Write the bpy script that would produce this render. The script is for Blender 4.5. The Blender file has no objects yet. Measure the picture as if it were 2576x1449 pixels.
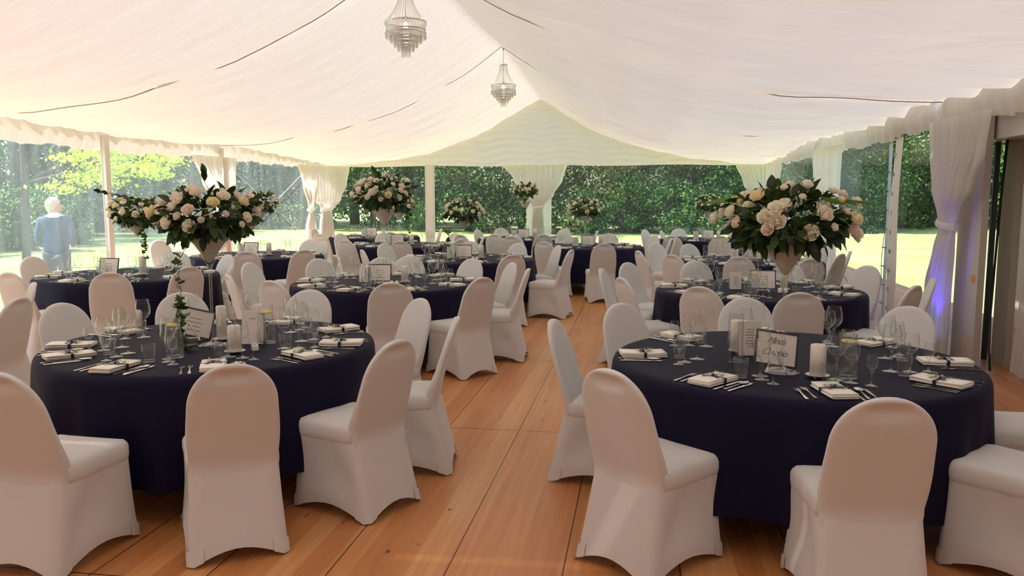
import bpy, bmesh, math, random
from mathutils import Vector, Matrix
PI = math.pi
sc = bpy.context.scene
COL = sc.collection
R = math.radians
rnd = random.Random(7)

# ------------------------------------------------------------------ camera
F, HC, CX, CY, YH, XV = 2050., 1.62, 1288., 724.5, 489., 1614.
PITCH = math.atan((CY - YH) / F)
YAW = math.atan((XV - CX) / F * math.cos(PITCH))
cam = bpy.data.cameras.new('camera'); camo = bpy.data.objects.new('camera', cam); COL.objects.link(camo)
cam.sensor_width = 36; cam.sensor_fit = 'HORIZONTAL'; cam.lens = F / 2576 * 36
cam.clip_start = .05; cam.clip_end = 500
camo.location = (0, 0, HC); camo.rotation_euler = (PI / 2 - PITCH, 0, YAW)
sc.camera = camo
sc.view_settings.view_transform = 'Standard'
sc.view_settings.look = 'None'
sc.view_settings.gamma = 1
sc.view_settings.use_curve_mapping = False
sc.view_settings.exposure = 0.0
sc.cycles.max_bounces = 9
sc.cycles.diffuse_bounces = 5
sc.cycles.glossy_bounces = 3
sc.cycles.transmission_bounces = 5
sc.cycles.transparent_max_bounces = 24
sc.cycles.caustics_reflective = False
sc.cycles.caustics_refractive = False
sc.cycles.sample_clamp_indirect = 6
sc.cycles.use_denoising = True

# ------------------------------------------------------------------ materials
def lin(c):
    return tuple(((v / 255) / 12.92 if v / 255 <= .04045 else ((v / 255 + .055) / 1.055) ** 2.4) for v in c)
def newmat(name):
    m = bpy.data.materials.new(name); m.use_nodes = True
    nt = m.node_tree; nt.nodes.clear()
    out = nt.nodes.new('ShaderNodeOutputMaterial')
    return m, nt, out
def nd(nt, typ, **kw):
    n = nt.nodes.new(typ)
    for k, v in kw.items():
        if k in n.inputs: n.inputs[k].default_value = v
        else: setattr(n, k, v)
    return n
def pbr(name, col, rough=.6, metal=0, spec=.5, coat=0, bump=None, sheen=0, emit=None, noise=None):
    m, nt, out = newmat(name)
    p = nt.nodes.new('ShaderNodeBsdfPrincipled')
    p.inputs['Base Color'].default_value = (*col, 1); p.inputs['Roughness'].default_value = rough
    p.inputs['Metallic'].default_value = metal; p.inputs['Specular IOR Level'].default_value = spec
    p.inputs['Coat Weight'].default_value = coat; p.inputs['Sheen Weight'].default_value = sheen
    if emit: p.inputs['Emission Color'].default_value = (*emit[0], 1); p.inputs['Emission Strength'].default_value = emit[1]
    nt.links.new(p.outputs[0], out.inputs[0])
    if bump or noise:
        tc = nt.nodes.new('ShaderNodeTexCoord')
    if bump:
        n = nd(nt, 'ShaderNodeTexNoise', Scale=bump[0]); b = nd(nt, 'ShaderNodeBump', Strength=bump[1], Distance=bump[2])
        nt.links.new(tc.outputs['Object'], n.inputs['Vector']); nt.links.new(n.outputs[0], b.inputs['Height']); nt.links.new(b.outputs[0], p.inputs['Normal'])
    if noise:
        n = nd(nt, 'ShaderNodeTexNoise', Scale=noise[0]); r = nt.nodes.new('ShaderNodeValToRGB')
        r.color_ramp.elements[0].position = .35; r.color_ramp.elements[1].position = .65
        r.color_ramp.elements[0].color = (*col, 1); r.color_ramp.elements[1].color = (*noise[1], 1)
        nt.links.new(tc.outputs['Object'], n.inputs['Vector']); nt.links.new(n.outputs[0], r.inputs[0]); nt.links.new(r.outputs[0], p.inputs['Base Color'])
    return m
def cloth_mat(name, col, trans, tcol=None, stretch=None, strength=.3, rough=.9, alpha=0, sheen=0):
    """woven cloth that lets some light through"""
    m, nt, out = newmat(name)
    d = nd(nt, 'ShaderNodeBsdfDiffuse', Color=(*col, 1)); t = nd(nt, 'ShaderNodeBsdfTranslucent', Color=(*(tcol or col), 1))
    mx = nd(nt, 'ShaderNodeMixShader'); mx.inputs[0].default_value = trans
    nt.links.new(d.outputs[0], mx.inputs[1]); nt.links.new(t.outputs[0], mx.inputs[2])
    if sheen:
        sh = nd(nt, 'ShaderNodeBsdfSheen', Color=(1, .98, .96, 1), Roughness=.35); ms = nd(nt, 'ShaderNodeMixShader'); ms.inputs[0].default_value = sheen
        nt.links.new(mx.outputs[0], ms.inputs[1]); nt.links.new(sh.outputs[0], ms.inputs[2]); mx = ms
    last = mx
    if stretch:
        tc = nt.nodes.new('ShaderNodeTexCoord'); mp = nt.nodes.new('ShaderNodeMapping'); mp.inputs['Scale'].default_value = stretch
        n = nd(nt, 'ShaderNodeTexNoise', Scale=1.0, Detail=3.0); b = nd(nt, 'ShaderNodeBump', Strength=strength, Distance=.03)
        nt.links.new(tc.outputs['Object'], mp.inputs[0]); nt.links.new(mp.outputs[0], n.inputs['Vector']); nt.links.new(n.outputs[0], b.inputs['Height'])
        for q in (d, t): nt.links.new(b.outputs[0], q.inputs['Normal'])
    if alpha:
        tr = nt.nodes.new('ShaderNodeBsdfTransparent'); m2 = nd(nt, 'ShaderNodeMixShader'); m2.inputs[0].default_value = alpha
        nt.links.new(mx.outputs[0], m2.inputs[1]); nt.links.new(tr.outputs[0], m2.inputs[2]); last = m2
    nt.links.new(last.outputs[0], out.inputs[0])
    return m
def film_mat(name, milk, tint, sc3=(9, 9, .8)):
    """clear PVC sheet: mostly see-through, a little glossy, a little milky, reflection streaks painted into the milkiness"""
    m, nt, out = newmat(name)
    tr = nd(nt, 'ShaderNodeBsdfTransparent', Color=(*tint, 1)); gl = nd(nt, 'ShaderNodeBsdfGlossy', Roughness=.06)
    di = nd(nt, 'ShaderNodeBsdfTranslucent', Color=(.84, .93, 1, 1))
    tc = nt.nodes.new('ShaderNodeTexCoord'); mp = nt.nodes.new('ShaderNodeMapping')
    mp.inputs['Scale'].default_value = sc3
    n = nd(nt, 'ShaderNodeTexNoise', Scale=1.0, Detail=4.0); rm = nd(nt, 'ShaderNodeMapRange'); rm.inputs[1].default_value = .35; rm.inputs[2].default_value = .75
    rm.inputs[3].default_value = milk * .75; rm.inputs[4].default_value = milk * 1.35  # uneven milkiness stands in for streaky reflections on the sheet
    nt.links.new(tc.outputs['Object'], mp.inputs[0]); nt.links.new(mp.outputs[0], n.inputs['Vector']); nt.links.new(n.outputs[0], rm.inputs[0])
    mp2 = nt.nodes.new('ShaderNodeMapping'); mp2.inputs['Scale'].default_value = (3, 3, .5)
    n2 = nd(nt, 'ShaderNodeTexNoise', Scale=1.0, Detail=2.0); b = nd(nt, 'ShaderNodeBump', Strength=.5, Distance=.02)
    nt.links.new(tc.outputs['Object'], mp2.inputs[0]); nt.links.new(mp2.outputs[0], n2.inputs['Vector']); nt.links.new(n2.outputs[0], b.inputs['Height']); nt.links.new(b.outputs[0], gl.inputs['Normal'])
    m1 = nd(nt, 'ShaderNodeMixShader'); nt.links.new(rm.outputs[0], m1.inputs[0]); nt.links.new(tr.outputs[0], m1.inputs[1]); nt.links.new(di.outputs[0], m1.inputs[2])
    lw = nd(nt, 'ShaderNodeLayerWeight', Blend=.5); pw = nd(nt, 'ShaderNodeMath', operation='POWER'); pw.inputs[1].default_value = 5; nt.links.new(lw.outputs['Facing'], pw.inputs[0])
    mr = nd(nt, 'ShaderNodeMapRange'); mr.inputs[3].default_value = .025; mr.inputs[4].default_value = .55; nt.links.new(pw.outputs[0], mr.inputs[0]); m2 = nd(nt, 'ShaderNodeMixShader')
    nt.links.new(mr.outputs[0], m2.inputs[0]); nt.links.new(m1.outputs[0], m2.inputs[1]); nt.links.new(gl.outputs[0], m2.inputs[2])
    nt.links.new(m2.outputs[0], out.inputs[0])
    return m
def glass_mat(name, tint=(.985, .99, .985), base=.022, power=3.8, edge=.85):
    """thin-walled drinking glass"""
    m, nt, out = newmat(name)
    tr = nd(nt, 'ShaderNodeBsdfTransparent', Color=(*tint, 1)); gl = nd(nt, 'ShaderNodeBsdfGlossy', Roughness=.03)
    lw = nd(nt, 'ShaderNodeLayerWeight', Blend=.5); pw = nd(nt, 'ShaderNodeMath', operation='POWER'); pw.inputs[1].default_value = power
    mr = nd(nt, 'ShaderNodeMapRange'); mr.inputs[3].default_value = base; mr.inputs[4].default_value = edge
    nt.links.new(lw.outputs['Facing'], pw.inputs[0]); nt.links.new(pw.outputs[0], mr.inputs[0])
    mx = nd(nt, 'ShaderNodeMixShader'); nt.links.new(mr.outputs[0], mx.inputs[0]); nt.links.new(tr.outputs[0], mx.inputs[1]); nt.links.new(gl.outputs[0], mx.inputs[2])
    nt.links.new(mx.outputs[0], out.inputs[0])
    return m
def leaf_mat(name, c1, c2, trans=.35, gloss=.25, c_highlight=None):
    m, nt, out = newmat(name)
    oi = nt.nodes.new('ShaderNodeNewGeometry'); r = nt.nodes.new('ShaderNodeValToRGB')
    r.color_ramp.elements[0].color = (*c1, 1); r.color_ramp.elements[1].color = (*c2, 1)
    nt.links.new(oi.outputs['Random Per Island'], r.inputs[0])
    if c_highlight:
        r.color_ramp.elements[1].position = .62; x = r.color_ramp.elements.new(1.0); x.color = (*c_highlight, 1)  # bright last stop paints sun highlights on a share of the leaves
    d = nd(nt, 'ShaderNodeBsdfPrincipled', Roughness=.45); d.inputs['Specular IOR Level'].default_value = gloss
    t = nt.nodes.new('ShaderNodeBsdfTranslucent'); mx = nd(nt, 'ShaderNodeMixShader'); mx.inputs[0].default_value = trans
    nt.links.new(r.outputs[0], d.inputs['Base Color']); nt.links.new(r.outputs[0], t.inputs['Color'])
    nt.links.new(d.outputs[0], mx.inputs[1]); nt.links.new(t.outputs[0], mx.inputs[2]); nt.links.new(mx.outputs[0], out.inputs[0])
    return m
def wood_floor():
    m, nt, out = newmat('varnished spruce boards')
    p = nt.nodes.new('ShaderNodeBsdfPrincipled'); nt.links.new(p.outputs[0], out.inputs[0])
    tc = nt.nodes.new('ShaderNodeTexCoord')
    L = nt.links.new
    def mapping(s, loc=(0, 0, 0)):
        q = nt.nodes.new('ShaderNodeMapping'); q.inputs['Scale'].default_value = s; q.inputs['Location'].default_value = loc; L(tc.outputs['Object'], q.inputs[0]); return q
    sep = nt.nodes.new('ShaderNodeSeparateXYZ'); L(tc.outputs['Object'], sep.inputs[0])
    # broad lamella strips inside each panel : random tone per strip
    def strip(width, off):
        a = nd(nt, 'ShaderNodeMath', operation='MULTIPLY_ADD'); a.inputs[1].default_value = 1 / width; a.inputs[2].default_value = off; L(sep.outputs[0], a.inputs[0])
        f = nd(nt, 'ShaderNodeMath', operation='FLOOR'); L(a.outputs[0], f.inputs[0])
        w = nt.nodes.new('ShaderNodeTexWhiteNoise'); w.noise_dimensions = '1D'; L(f.outputs[0], w.inputs['W'])
        fr = nd(nt, 'ShaderNodeMath', operation='FRACT'); L(a.outputs[0], fr.inputs[0])
        return w, fr
    w1, f1 = strip(.118, .3); w2, f2 = strip(.5, .62)
    g = nd(nt, 'ShaderNodeTexNoise', Scale=1.0, Detail=5.0); q = mapping((34, 1.1, 1)); L(q.outputs[0], g.inputs['Vector'])
    g2 = nd(nt, 'ShaderNodeTexNoise', Scale=1.0, Detail=2.0); q = mapping((5, .8, 1)); L(q.outputs[0], g2.inputs['Vector'])
    def mixf(a, b, f):
        x = nd(nt, 'ShaderNodeMix'); x.data_type = 'FLOAT'; x.inputs[0].default_value = f; L(a, x.inputs[2]); L(b, x.inputs[3]); return x.outputs[0]
    v = mixf(mixf(g.outputs[0], g2.outputs[0], .45), w1.outputs[0], .26)
    r = nt.nodes.new('ShaderNodeValToRGB'); L(v, r.inputs[0])
    e = r.color_ramp.elements; e[0].position = .2; e[0].color = (.38, .125, .036, 1); e[1].position = .8; e[1].color = (.70, .38, .155, 1)
    x = r.color_ramp.elements.new(.5); x.color = (.55, .225, .075, 1)
    # knots
    vo = nt.nodes.new('ShaderNodeTexVoronoi'); vo.inputs['Scale'].default_value = 1.0; q = mapping((7.5, 3.6, 1)); L(q.outputs[0], vo.inputs['Vector'])
    kr = nt.nodes.new('ShaderNodeValToRGB'); L(vo.outputs['Distance'], kr.inputs[0]); kr.color_ramp.elements[0].position = .045; kr.color_ramp.elements[0].color = (.1, .1, .1, 1); kr.color_ramp.elements[1].position = .1; kr.color_ramp.elements[1].color = (1, 1, 1, 1)
    mk = nd(nt, 'ShaderNodeMix'); mk.data_type = 'RGBA'; mk.blend_type = 'MULTIPLY'; mk.inputs[0].default_value = .75; L(r.outputs[0], mk.inputs[6]); L(kr.outputs[0], mk.inputs[7])
    # seams
    def seam(fr, wid):
        c = nd(nt, 'ShaderNodeMath', operation='LESS_THAN'); c.inputs[1].default_value = wid; L(fr.outputs[0], c.inputs[0]); return c
    s2 = seam(f2, .012); s1 = seam(f1, .014)
    ys = nd(nt, 'ShaderNodeMath', operation='MULTIPLY_ADD'); ys.inputs[1].default_value = 1 / 2.4; ys.inputs[2].default_value = .745; L(sep.outputs[1], ys.inputs[0])
    yf = nd(nt, 'ShaderNodeMath', operation='FRACT'); L(ys.outputs[0], yf.inputs[0]); s3 = seam(yf, .0035)
    mxs = nd(nt, 'ShaderNodeMath', operation='MAXIMUM'); L(s2.outputs[0], mxs.inputs[0]); L(s3.outputs[0], mxs.inputs[1])
    ml = nd(nt, 'ShaderNodeMath', operation='MULTIPLY'); ml.inputs[1].default_value = .25; L(s1.outputs[0], ml.inputs[0])
    sm = nd(nt, 'ShaderNodeMath', operation='MAXIMUM'); L(mxs.outputs[0], sm.inputs[0]); L(ml.outputs[0], sm.inputs[1])
    m3 = nd(nt, 'ShaderNodeMix'); m3.data_type = 'RGBA'; L(sm.outputs[0], m3.inputs[0]); L(mk.outputs[2], m3.inputs[6]); m3.inputs[7].default_value = (.05, .018, .008, 1)
    L(m3.outputs[2], p.inputs['Base Color'])
    p.inputs['Roughness'].default_value = .38; p.inputs['Specular IOR Level'].default_value = .35
    b = nd(nt, 'ShaderNodeBump', Strength=.15, Distance=.004); L(g.outputs[0], b.inputs['Height']); L(b.outputs[0], p.inputs['Normal'])
    return m

M = {}
M['floor'] = wood_floor()
M['chair'] = cloth_mat('white spandex', (.80, .77, .74), .10, (.80, .76, .72), sheen=.13)
M['liner'] = cloth_mat('roof lining cloth', (.90, .838, .755), .138, (.92, .865, .79), (1.0, 14, 3), 1.0)
M['liner_front'] = cloth_mat('unseen front roof lining', (.80, .75, .69), .19, (.88, .82, .75))  # unseen bay over the camera, transmission set to light the chair backs
M['gable'] = cloth_mat('gable lining cloth', (.82, .76, .74), .28, (.80, .75, .80), (1.5, 3, 13), .35)
M['drape'] = cloth_mat('sheer curtain cloth', (.86, .82, .79), .45, (.9, .86, .84), (18, 18, .6), .25, alpha=.10)
M['valance'] = cloth_mat('gathered valance cloth', (.84, .78, .73), .16, (.86, .8, .75), (2, 12, 5), .5)
M['navy'] = pbr('navy polyester cloth', (.0050, .0040, .0215), .7, spec=.16, sheen=.01, bump=(3, .15, .01))
M['film'] = film_mat('clear plastic sheet', .03, (.95, .98, .96), (1.5, 1.5, .9))
M['film_left'] = film_mat('milky clear plastic sheet', .10, (.93, .96, .97), (5, 5, .8))
M['film_right'] = film_mat('plastic sheet with painted reflection streaks', .05, (.93, .97, .95), (8, 8, .35))
M['white_metal'] = pbr('white coated aluminium', (.72, .71, .70), .4)
M['white_pvc'] = pbr('white tarpaulin', (.72, .67, .62), .55)
M['beige_wall'] = pbr('cream tarpaulin wall', (.56, .50, .43), .7)
M['dark_pipe'] = pbr('slate blue pole', (.07, .11, .13), .4)
M['black'] = pbr('black rubber', (.015, .013, .013), .5)
M['orange'] = pbr('orange tape', (.75, .3, .04), .6)
M['blue_strip'] = pbr('pale blue tarpaulin', (.50, .68, .88), .5)
M['chrome'] = pbr('polished steel', (.75, .73, .7), .16, metal=1)
M['brass'] = pbr('eyelet metal', (.35, .31, .25), .35, metal=1)
M['napkin'] = pbr('ivory napkin', (.87, .82, .73), .85)
M['ribbon'] = pbr('navy satin ribbon', (.012, .012, .03), .35)
M['card'] = pbr('cream card', (.78, .70, .64), .6)
M['ink'] = pbr('grey ink', (.24, .21, .23), .7)
M['sprig'] = leaf_mat('pale green sprig', lin((190, 196, 110)), lin((222, 224, 160)))
M['frame_black'] = pbr('dark picture frame', (.03, .025, .022), .4)
M['wax'] = pbr('ivory wax', (.82, .75, .66), .5)
M['ceramic'] = pbr('white glazed ceramic', (.80, .76, .72), .2)
M['glass'] = glass_mat('clear glass')
M['glass_foot'] = glass_mat('clear glass foot', (.975, .985, .98), .09, 2.2, .9)
M['crystal'] = glass_mat('cut crystal', (.97, .955, .93), .2, 1.5, .85)
M['frost'] = cloth_mat('white vase filling', (.82, .76, .71), .45)
M['lemon'] = pbr('lemon peel', (.85, .62, .12), .45)
M['water'] = glass_mat('water', (.93, .96, .965), .05, 3, .5)
M['leaf'] = leaf_mat('dark green leaves', lin((28, 46, 20)), lin((72, 98, 44)), .25, .5)
M['leaf_big'] = leaf_mat('broad green leaves', lin((70, 108, 34)), lin((112, 148, 58)), .35)
M['ivy'] = leaf_mat('ivy leaves', lin((40, 66, 22)), lin((96, 122, 52)), .3)
M['twig'] = pbr('brown twig', (.10, .06, .035), .8)
M['rose_ivory'] = leaf_mat('ivory petals', lin((250, 242, 222)), lin((255, 251, 240)), .35)
M['rose_yellow'] = leaf_mat('pale yellow petals', lin((248, 236, 186)), lin((252, 244, 212)), .35)
M['rose_pink'] = leaf_mat('blush petals', lin((250, 232, 216)), lin((254, 245, 236)), .35)
M['gyp'] = leaf_mat('baby breath blossoms', lin((225, 218, 205)), lin((250, 248, 240)), .3)
M['wood_leg'] = pbr('light table leg', (.52, .45, .36), .5)
M['plywood'] = pbr('plywood tabletop', (.45, .30, .18), .6)
M['led'] = pbr('blue lamp lens', (.1, .1, .9), .3, emit=((.15, .35, 1), 30))
M['bulb'] = pbr('lit bulb', (1, .9, .8), .3, emit=((1, .85, .7), 25))
M['skin'] = pbr('skin', (.72, .42, .33), .5)
M['hair'] = pbr('white blond hair', (.66, .57, .42), .6, bump=(40, .6, .01))
M['jacket'] = pbr('blue jacket', (.05, .09, .20), .8, bump=(25, .4, .01))
M['shirt'] = pbr('white shirt', (.85, .85, .85), .8)
M['trousers'] = pbr('grey blue skirt', (.06, .07, .12), .8)
M['shoe'] = pbr('dark shoe', (.03, .03, .03), .5)
M['eye'] = pbr('eye', (.05, .05, .06), .2)
M['bark'] = pbr('tree bark', (.075, .058, .045), .9, bump=(12, .6, .03))
M['tree_a'] = leaf_mat('deep green foliage', lin((18, 42, 24)), lin((50, 88, 44)), .4, .3, lin((150, 188, 100)))
M['tree_b'] = leaf_mat('mid green foliage', lin((28, 58, 28)), lin((78, 120, 54)), .4, .3, lin((182, 208, 126)))
M['tree_y'] = leaf_mat('yellow green foliage', lin((170, 190, 40)), lin((226, 232, 90)), .5)
M['tree_g'] = leaf_mat('olive grey foliage', lin((58, 66, 38)), lin((110, 116, 74)), .35, .3, lin((176, 176, 126)))
M['lawn'] = pbr('mown lawn', lin((140, 158, 86)), .9, noise=(.35, lin((172, 184, 114))), bump=(60, .5, .03))
M['hem'] = pbr('taupe seam shadow line', (.30, .25, .22), .8)
M['rope'] = pbr('white rope', (.7, .68, .66), .7)
M['wire'] = pbr('steel wire', (.10, .12, .12), .5)

# ------------------------------------------------------------------ mesh helpers
class MB:
    def __init__(s): s.v = []; s.f = []
    def add(s, vs, fs, m=None):
        o = len(s.v)
        s.v += [tuple(m @ Vector(v)) for v in vs] if m is not None else [tuple(v) for v in vs]
        s.f += [tuple(i + o for i in f) for f in fs]
        return s
    def box(s, x0, x1, y0, y1, z0, z1, m=None):
        return s.add([(x, y, z) for z in (z0, z1) for y in (y0, y1) for x in (x0, x1)],
                     [(0, 2, 3, 1), (4, 5, 7, 6), (0, 1, 5, 4), (2, 6, 7, 3), (0, 4, 6, 2), (1, 3, 7, 5)], m)
    def lathe(s, prof, n=20, m=None, close=False):
        vs = []; fs = []
        for r, z in prof:
            for k in range(n):
                a = 2 * PI * k / n; vs.append((r * math.cos(a), r * math.sin(a), z))
        for i in range(len(prof) - 1):
            for k in range(n):
                fs.append((i * n + k, i * n + (k + 1) % n, (i + 1) * n + (k + 1) % n, (i + 1) * n + k))
        if prof[0][0] > 1e-4 and close: fs.append(tuple(range(n))[::-1])
        if prof[-1][0] > 1e-4 and close: fs.append(tuple((len(prof) - 1) * n + k for k in range(n)))
        return s.add(vs, fs, m)
    def tube(s, pts, rad, n=6, cap=True):
        pts = [Vector(p) for p in pts]; vs = []; fs = []
        rr = rad if isinstance(rad, (list, tuple)) else [rad] * len(pts)
        for i, p in enumerate(pts):
            d = (pts[min(i + 1, len(pts) - 1)] - pts[max(i - 1, 0)]).normalized()
            a = d.orthogonal().normalized() if i == 0 else (a - d * a.dot(d)).normalized()
            b = d.cross(a)
            for k in range(n):
                t = 2 * PI * k / n; q = p + (a * math.cos(t) + b * math.sin(t)) * rr[i]; vs.append(tuple(q))
        for i in range(len(pts) - 1):
            for k in range(n): fs.append((i * n + k, i * n + (k + 1) % n, (i + 1) * n + (k + 1) % n, (i + 1) * n + k))
        if cap: fs += [tuple(range(n))[::-1], tuple((len(pts) - 1) * n + k for k in range(n))]
        return s.add(vs, fs)
    def grid(s, fn, nu, nv, m=None):
        vs = [fn(i / nu, j / nv) for j in range(nv + 1) for i in range(nu + 1)]
        w = nu + 1
        return s.add(vs, [(j * w + i, j * w + i + 1, (j + 1) * w + i + 1, (j + 1) * w + i) for j in range(nv) for i in range(nu)], m)
    def mesh(s, name, mat, smooth=True):
        me = bpy.data.meshes.new(name); me.from_pydata(s.v, [], s.f); me.update()
        if smooth: me.polygons.foreach_set('use_smooth', [True] * len(me.polygons))
        me.materials.append(M[mat] if isinstance(mat, str) else mat)
        return me
def link(name, data, parent=None, loc=None, rot=None):
    o = bpy.data.objects.new(name, data); COL.objects.link(o)
    if parent: o.parent = parent
    if loc: o.location = loc
    if rot: o.rotation_euler = rot
    return o
def tag(o, label, cat, group=None, kind=None):
    o['label'] = label; o['category'] = cat
    if group: o['group'] = group
    if kind: o['kind'] = kind
    return o
def structure(name, mb, mat, smooth=True, parent=None, label=None):
    o = link(name, mb.mesh(name, mat, smooth), parent)
    if not parent: o['kind'] = 'structure'
    if label: o['label'] = label
    return o
def place(kind, proto, loc, rz=0, label=None, cat=None, group=None, tilt=None, scale=None):
    """proto: a mesh, or a list of (part name, mesh, offset, children) under an Empty"""
    if isinstance(proto, bpy.types.Mesh): o = link(kind, proto)
    else:
        o = link(kind, None)
        o.empty_display_size = .1
        for part in proto:
            p = link(part[0], part[1], o, part[2] if len(part) > 2 else None)
            if len(part) > 4 and part[4]: p['label'] = part[4]
            for sub in (part[3] if len(part) > 3 and part[3] else []): link(sub[0], sub[1], p, sub[2] if len(sub) > 2 else None)
    o.location = loc; o.rotation_euler = (tilt or 0, 0, rz)
    if scale: o.scale = (scale,) * 3
    tag(o, label, cat, group)
    return o
def atz(px, py, z):
    P, Y = PITCH, YAW
    r = Vector((math.cos(Y), math.sin(Y), 0)); f = Vector((-math.sin(Y) * math.cos(P), math.cos(Y) * math.cos(P), -math.sin(P))); u = r.cross(f)
    d = f + r * ((px - CX) / F) + u * ((CY - py) / F); t = (z - HC) / d.z
    return d.x * t, d.y * t

# ------------------------------------------------------------------ the tent
XL, XR, XC, YB, YF = -8.1, 3.05, -2.525, 20.3, -3.6
FR = [YF, 3.05, 8.85, 14.75, YB]
mb = MB(); mb.box(XL - .15, XR + 1.6, YF, YB + .1, -.12, 0); structure('floor', mb, 'floor', False)
BP = [(0, 4.27), (.35, 4.03), (.7, 3.81), (1.15, 3.54), (1.6, 3.31), (2.35, 3.02), (3.05, 2.83), (4.0, 2.685), (4.9, 2.615), (5.6, 2.60)]
EP = [(0, 3.97), (.35, 3.78), (.6, 3.63), (1.2, 3.28), (1.6, 3.09), (2.1, 2.90), (2.8, 2.70), (3.6, 2.54), (4.6, 2.42), (5.6, 2.37)]
def interp(tab, d):
    for (a, b), (c, e) in zip(tab, tab[1:]):
        if d <= c: return b + (e - b) * (d - a) / (c - a)
    return tab[-1][1]
pl = random.Random(3)
PLEAT = [(pl.uniform(.7, 1.3) * f, pl.uniform(0, 6.28), pl.uniform(-.35, .35), a) for f, a in ((1.4, .016), (2.3, .012), (3.1, .010), (4.4, .007), (6.3, .005), (8.7, .0035))]
CREASE = [[(pl.uniform(.04, .96), pl.uniform(-.06, .06), pl.uniform(.012, .035), pl.uniform(.04, .09)) for k in range(7)] for b in range(4)]
def roof(x, y, bay):
    d = abs(x - XC); y0, y1 = FR[bay], FR[bay + 1]; t = (y - y0) / (y1 - y0)
    z = interp(BP, d)
    if bay == 3:
        z += (interp(EP, d) - z) * t ** 1.7
    sag = math.sin(PI * t)
    z -= sag * (.06 + .10 * math.sin(PI * min(1, d / 5.6)) ** 1.2) * (.6 if bay == 3 else 1)
    sgn = 1 if x > XC else -1.3
    for f, ph, dr, a in PLEAT:
        s = math.sin(2 * PI * (y * f * .55 + dr * sgn * d) + ph + bay)
        z += 1.5 * a * (abs(s) ** 1.6 * 2 - 1) * (.35 + .65 * min(1, d / 1.5)) * (1.15 if x > XC else .9)
    z += .05 * (1 - t) ** 6 - .02 * t ** 8
    for q, (cy_, dr, dp, wd) in enumerate(CREASE[bay]):
        yy = (y - (y0 + (y1 - y0) * cy_ + dr * d * (1 if x > XC else -1))) / wd
        if -3 < yy < 3: z -= dp * math.exp(-yy * yy) * (1 + .8 * yy) * min(1, d + .2)
    return z
for bay in range(4):
    mb = MB(); y0, y1 = FR[bay], FR[bay + 1] + (.25 if bay == 3 else 0)
    nv = int((y1 - y0) / .045)
    xs = [XL + (XR - XL) * i / 110 for i in range(111)]
    mb.grid(lambda u, v: (XL + (XR - XL) * u, y0 + (y1 - y0) * v, roof(XL + (XR - XL) * u, y0 + (y1 - y0) * v, bay)), 110, nv)
    structure('ceiling', mb, 'liner' if bay else 'liner_front')
for k, yy in enumerate(FR[1:4]):  # dark tubes added to draw the shadow lines where lining panels meet
    mb = MB(); mb.tube([(XL + (XR - XL) * i / 60, yy + .01, roof(XL + (XR - XL) * i / 60, yy - .01, k) - .010) for i in range(61)], .007, 6)
    structure('trim_%d' % (k + 3), mb, 'hem')
# back gable lining with ruched creases
mb = MB()
def gable(u, v):
    x = XL + (XR - XL) * u; top = roof(x, YB - .01, 3) + .01; z = 2.325 + (top - 2.325) * v
    w = 2.8 * abs(((x - XC) / 1.4) % 1 - .5)
    y = YB + .02 - .010 * math.sin(z * 38 + 2.0 * w * w + 1.5 * math.sin(x * 1.3 + z * 3)) * (1 - .5 * v) * (.35 + .65 * abs(math.sin(x * .9 + 1))) - .012 * math.sin(x * 9 + z * 4) - (.05 * (1 - v) ** 4)
    return (x, y, z + .012 * math.sin(x * 2.1) * (1 - v))
mb.grid(gable, 160, 60); structure('wall_back', mb, 'gable')
# closed front end of the tent, behind the camera
mb = MB(); mb.box(XL, XR, YF - .1, YF - .04, 0, 4.3); structure('wall_front', mb, 'beige_wall', False)
# valances along the eaves
def valance(x, side, ya, yb):
    mb = MB()
    def fn(u, v):
        y = ya + (yb - ya) * u
        k = min(abs(y - q) for q in FR)
        scal = .035 * math.sin(PI * (((y - 3.05) / 5.85) % 1)) ** 2
        z = 2.61 - (.30 + scal + .02 * math.sin(y * 5.3) + .01 * math.sin(y * 17)) * v
        off = (.030 * math.sin(y * 21 + 2 * math.sin(y * 2.3)) + .022 * math.sin(y * 47 + v * 2)) * (.35 + .65 * v) + .05 * math.sin(PI * v) + (.05 if k < .15 else 0)
        return (x + side * (.02 + off), y, z)
    mb.grid(fn, int((yb - ya) * 22), 7)
    return mb
structure('trim_1', valance(XL, 1, YF, YB), 'valance')
structure('trim_2', valance(XR, -1, YF, YB), 'valance')
# clear side sheets : one window per half bay
wn = 0
def sheet(x, ya, yb, mat):
    global wn
    wn += 1
    mb = MB()
    mb.grid(lambda u, v: (x + .012 * math.sin(u * 9 + v * 2) * math.sin(PI * u), ya + (yb - ya) * u, .02 + 2.58 * v), 24, 8)
    structure('window_%d' % wn, mb, mat)
ML = [(YF, .1), (.1, 3.05), (3.05, 5.95), (5.95, 8.85), (8.85, 11.3), (11.3, 14.75), (14.75, YB)]
for a, b in ML[2:]: sheet(XL - .03, a, b, 'film_left')
mb = MB(); mb.box(XL - .06, XL - .02, YF, 3.05, 0, 2.6); structure('wall_left_unseen', mb, 'beige_wall', False)  # unseen stretch, made opaque to keep window light off the chair backs
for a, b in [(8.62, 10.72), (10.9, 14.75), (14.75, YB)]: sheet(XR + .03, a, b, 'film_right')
for a, b in [(XL, -5.3), (-5.3, -2.5), (-2.5, XR)]:
    wn += 1; mb = MB()
    mb.grid(lambda u, v: (a + (b - a) * u, YB + .06 + .012 * math.sin(u * 9 + v * 2) * math.sin(PI * u), .02 + 2.38 * v), 24, 8)
    structure('window_%d' % wn, mb, 'film')
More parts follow.
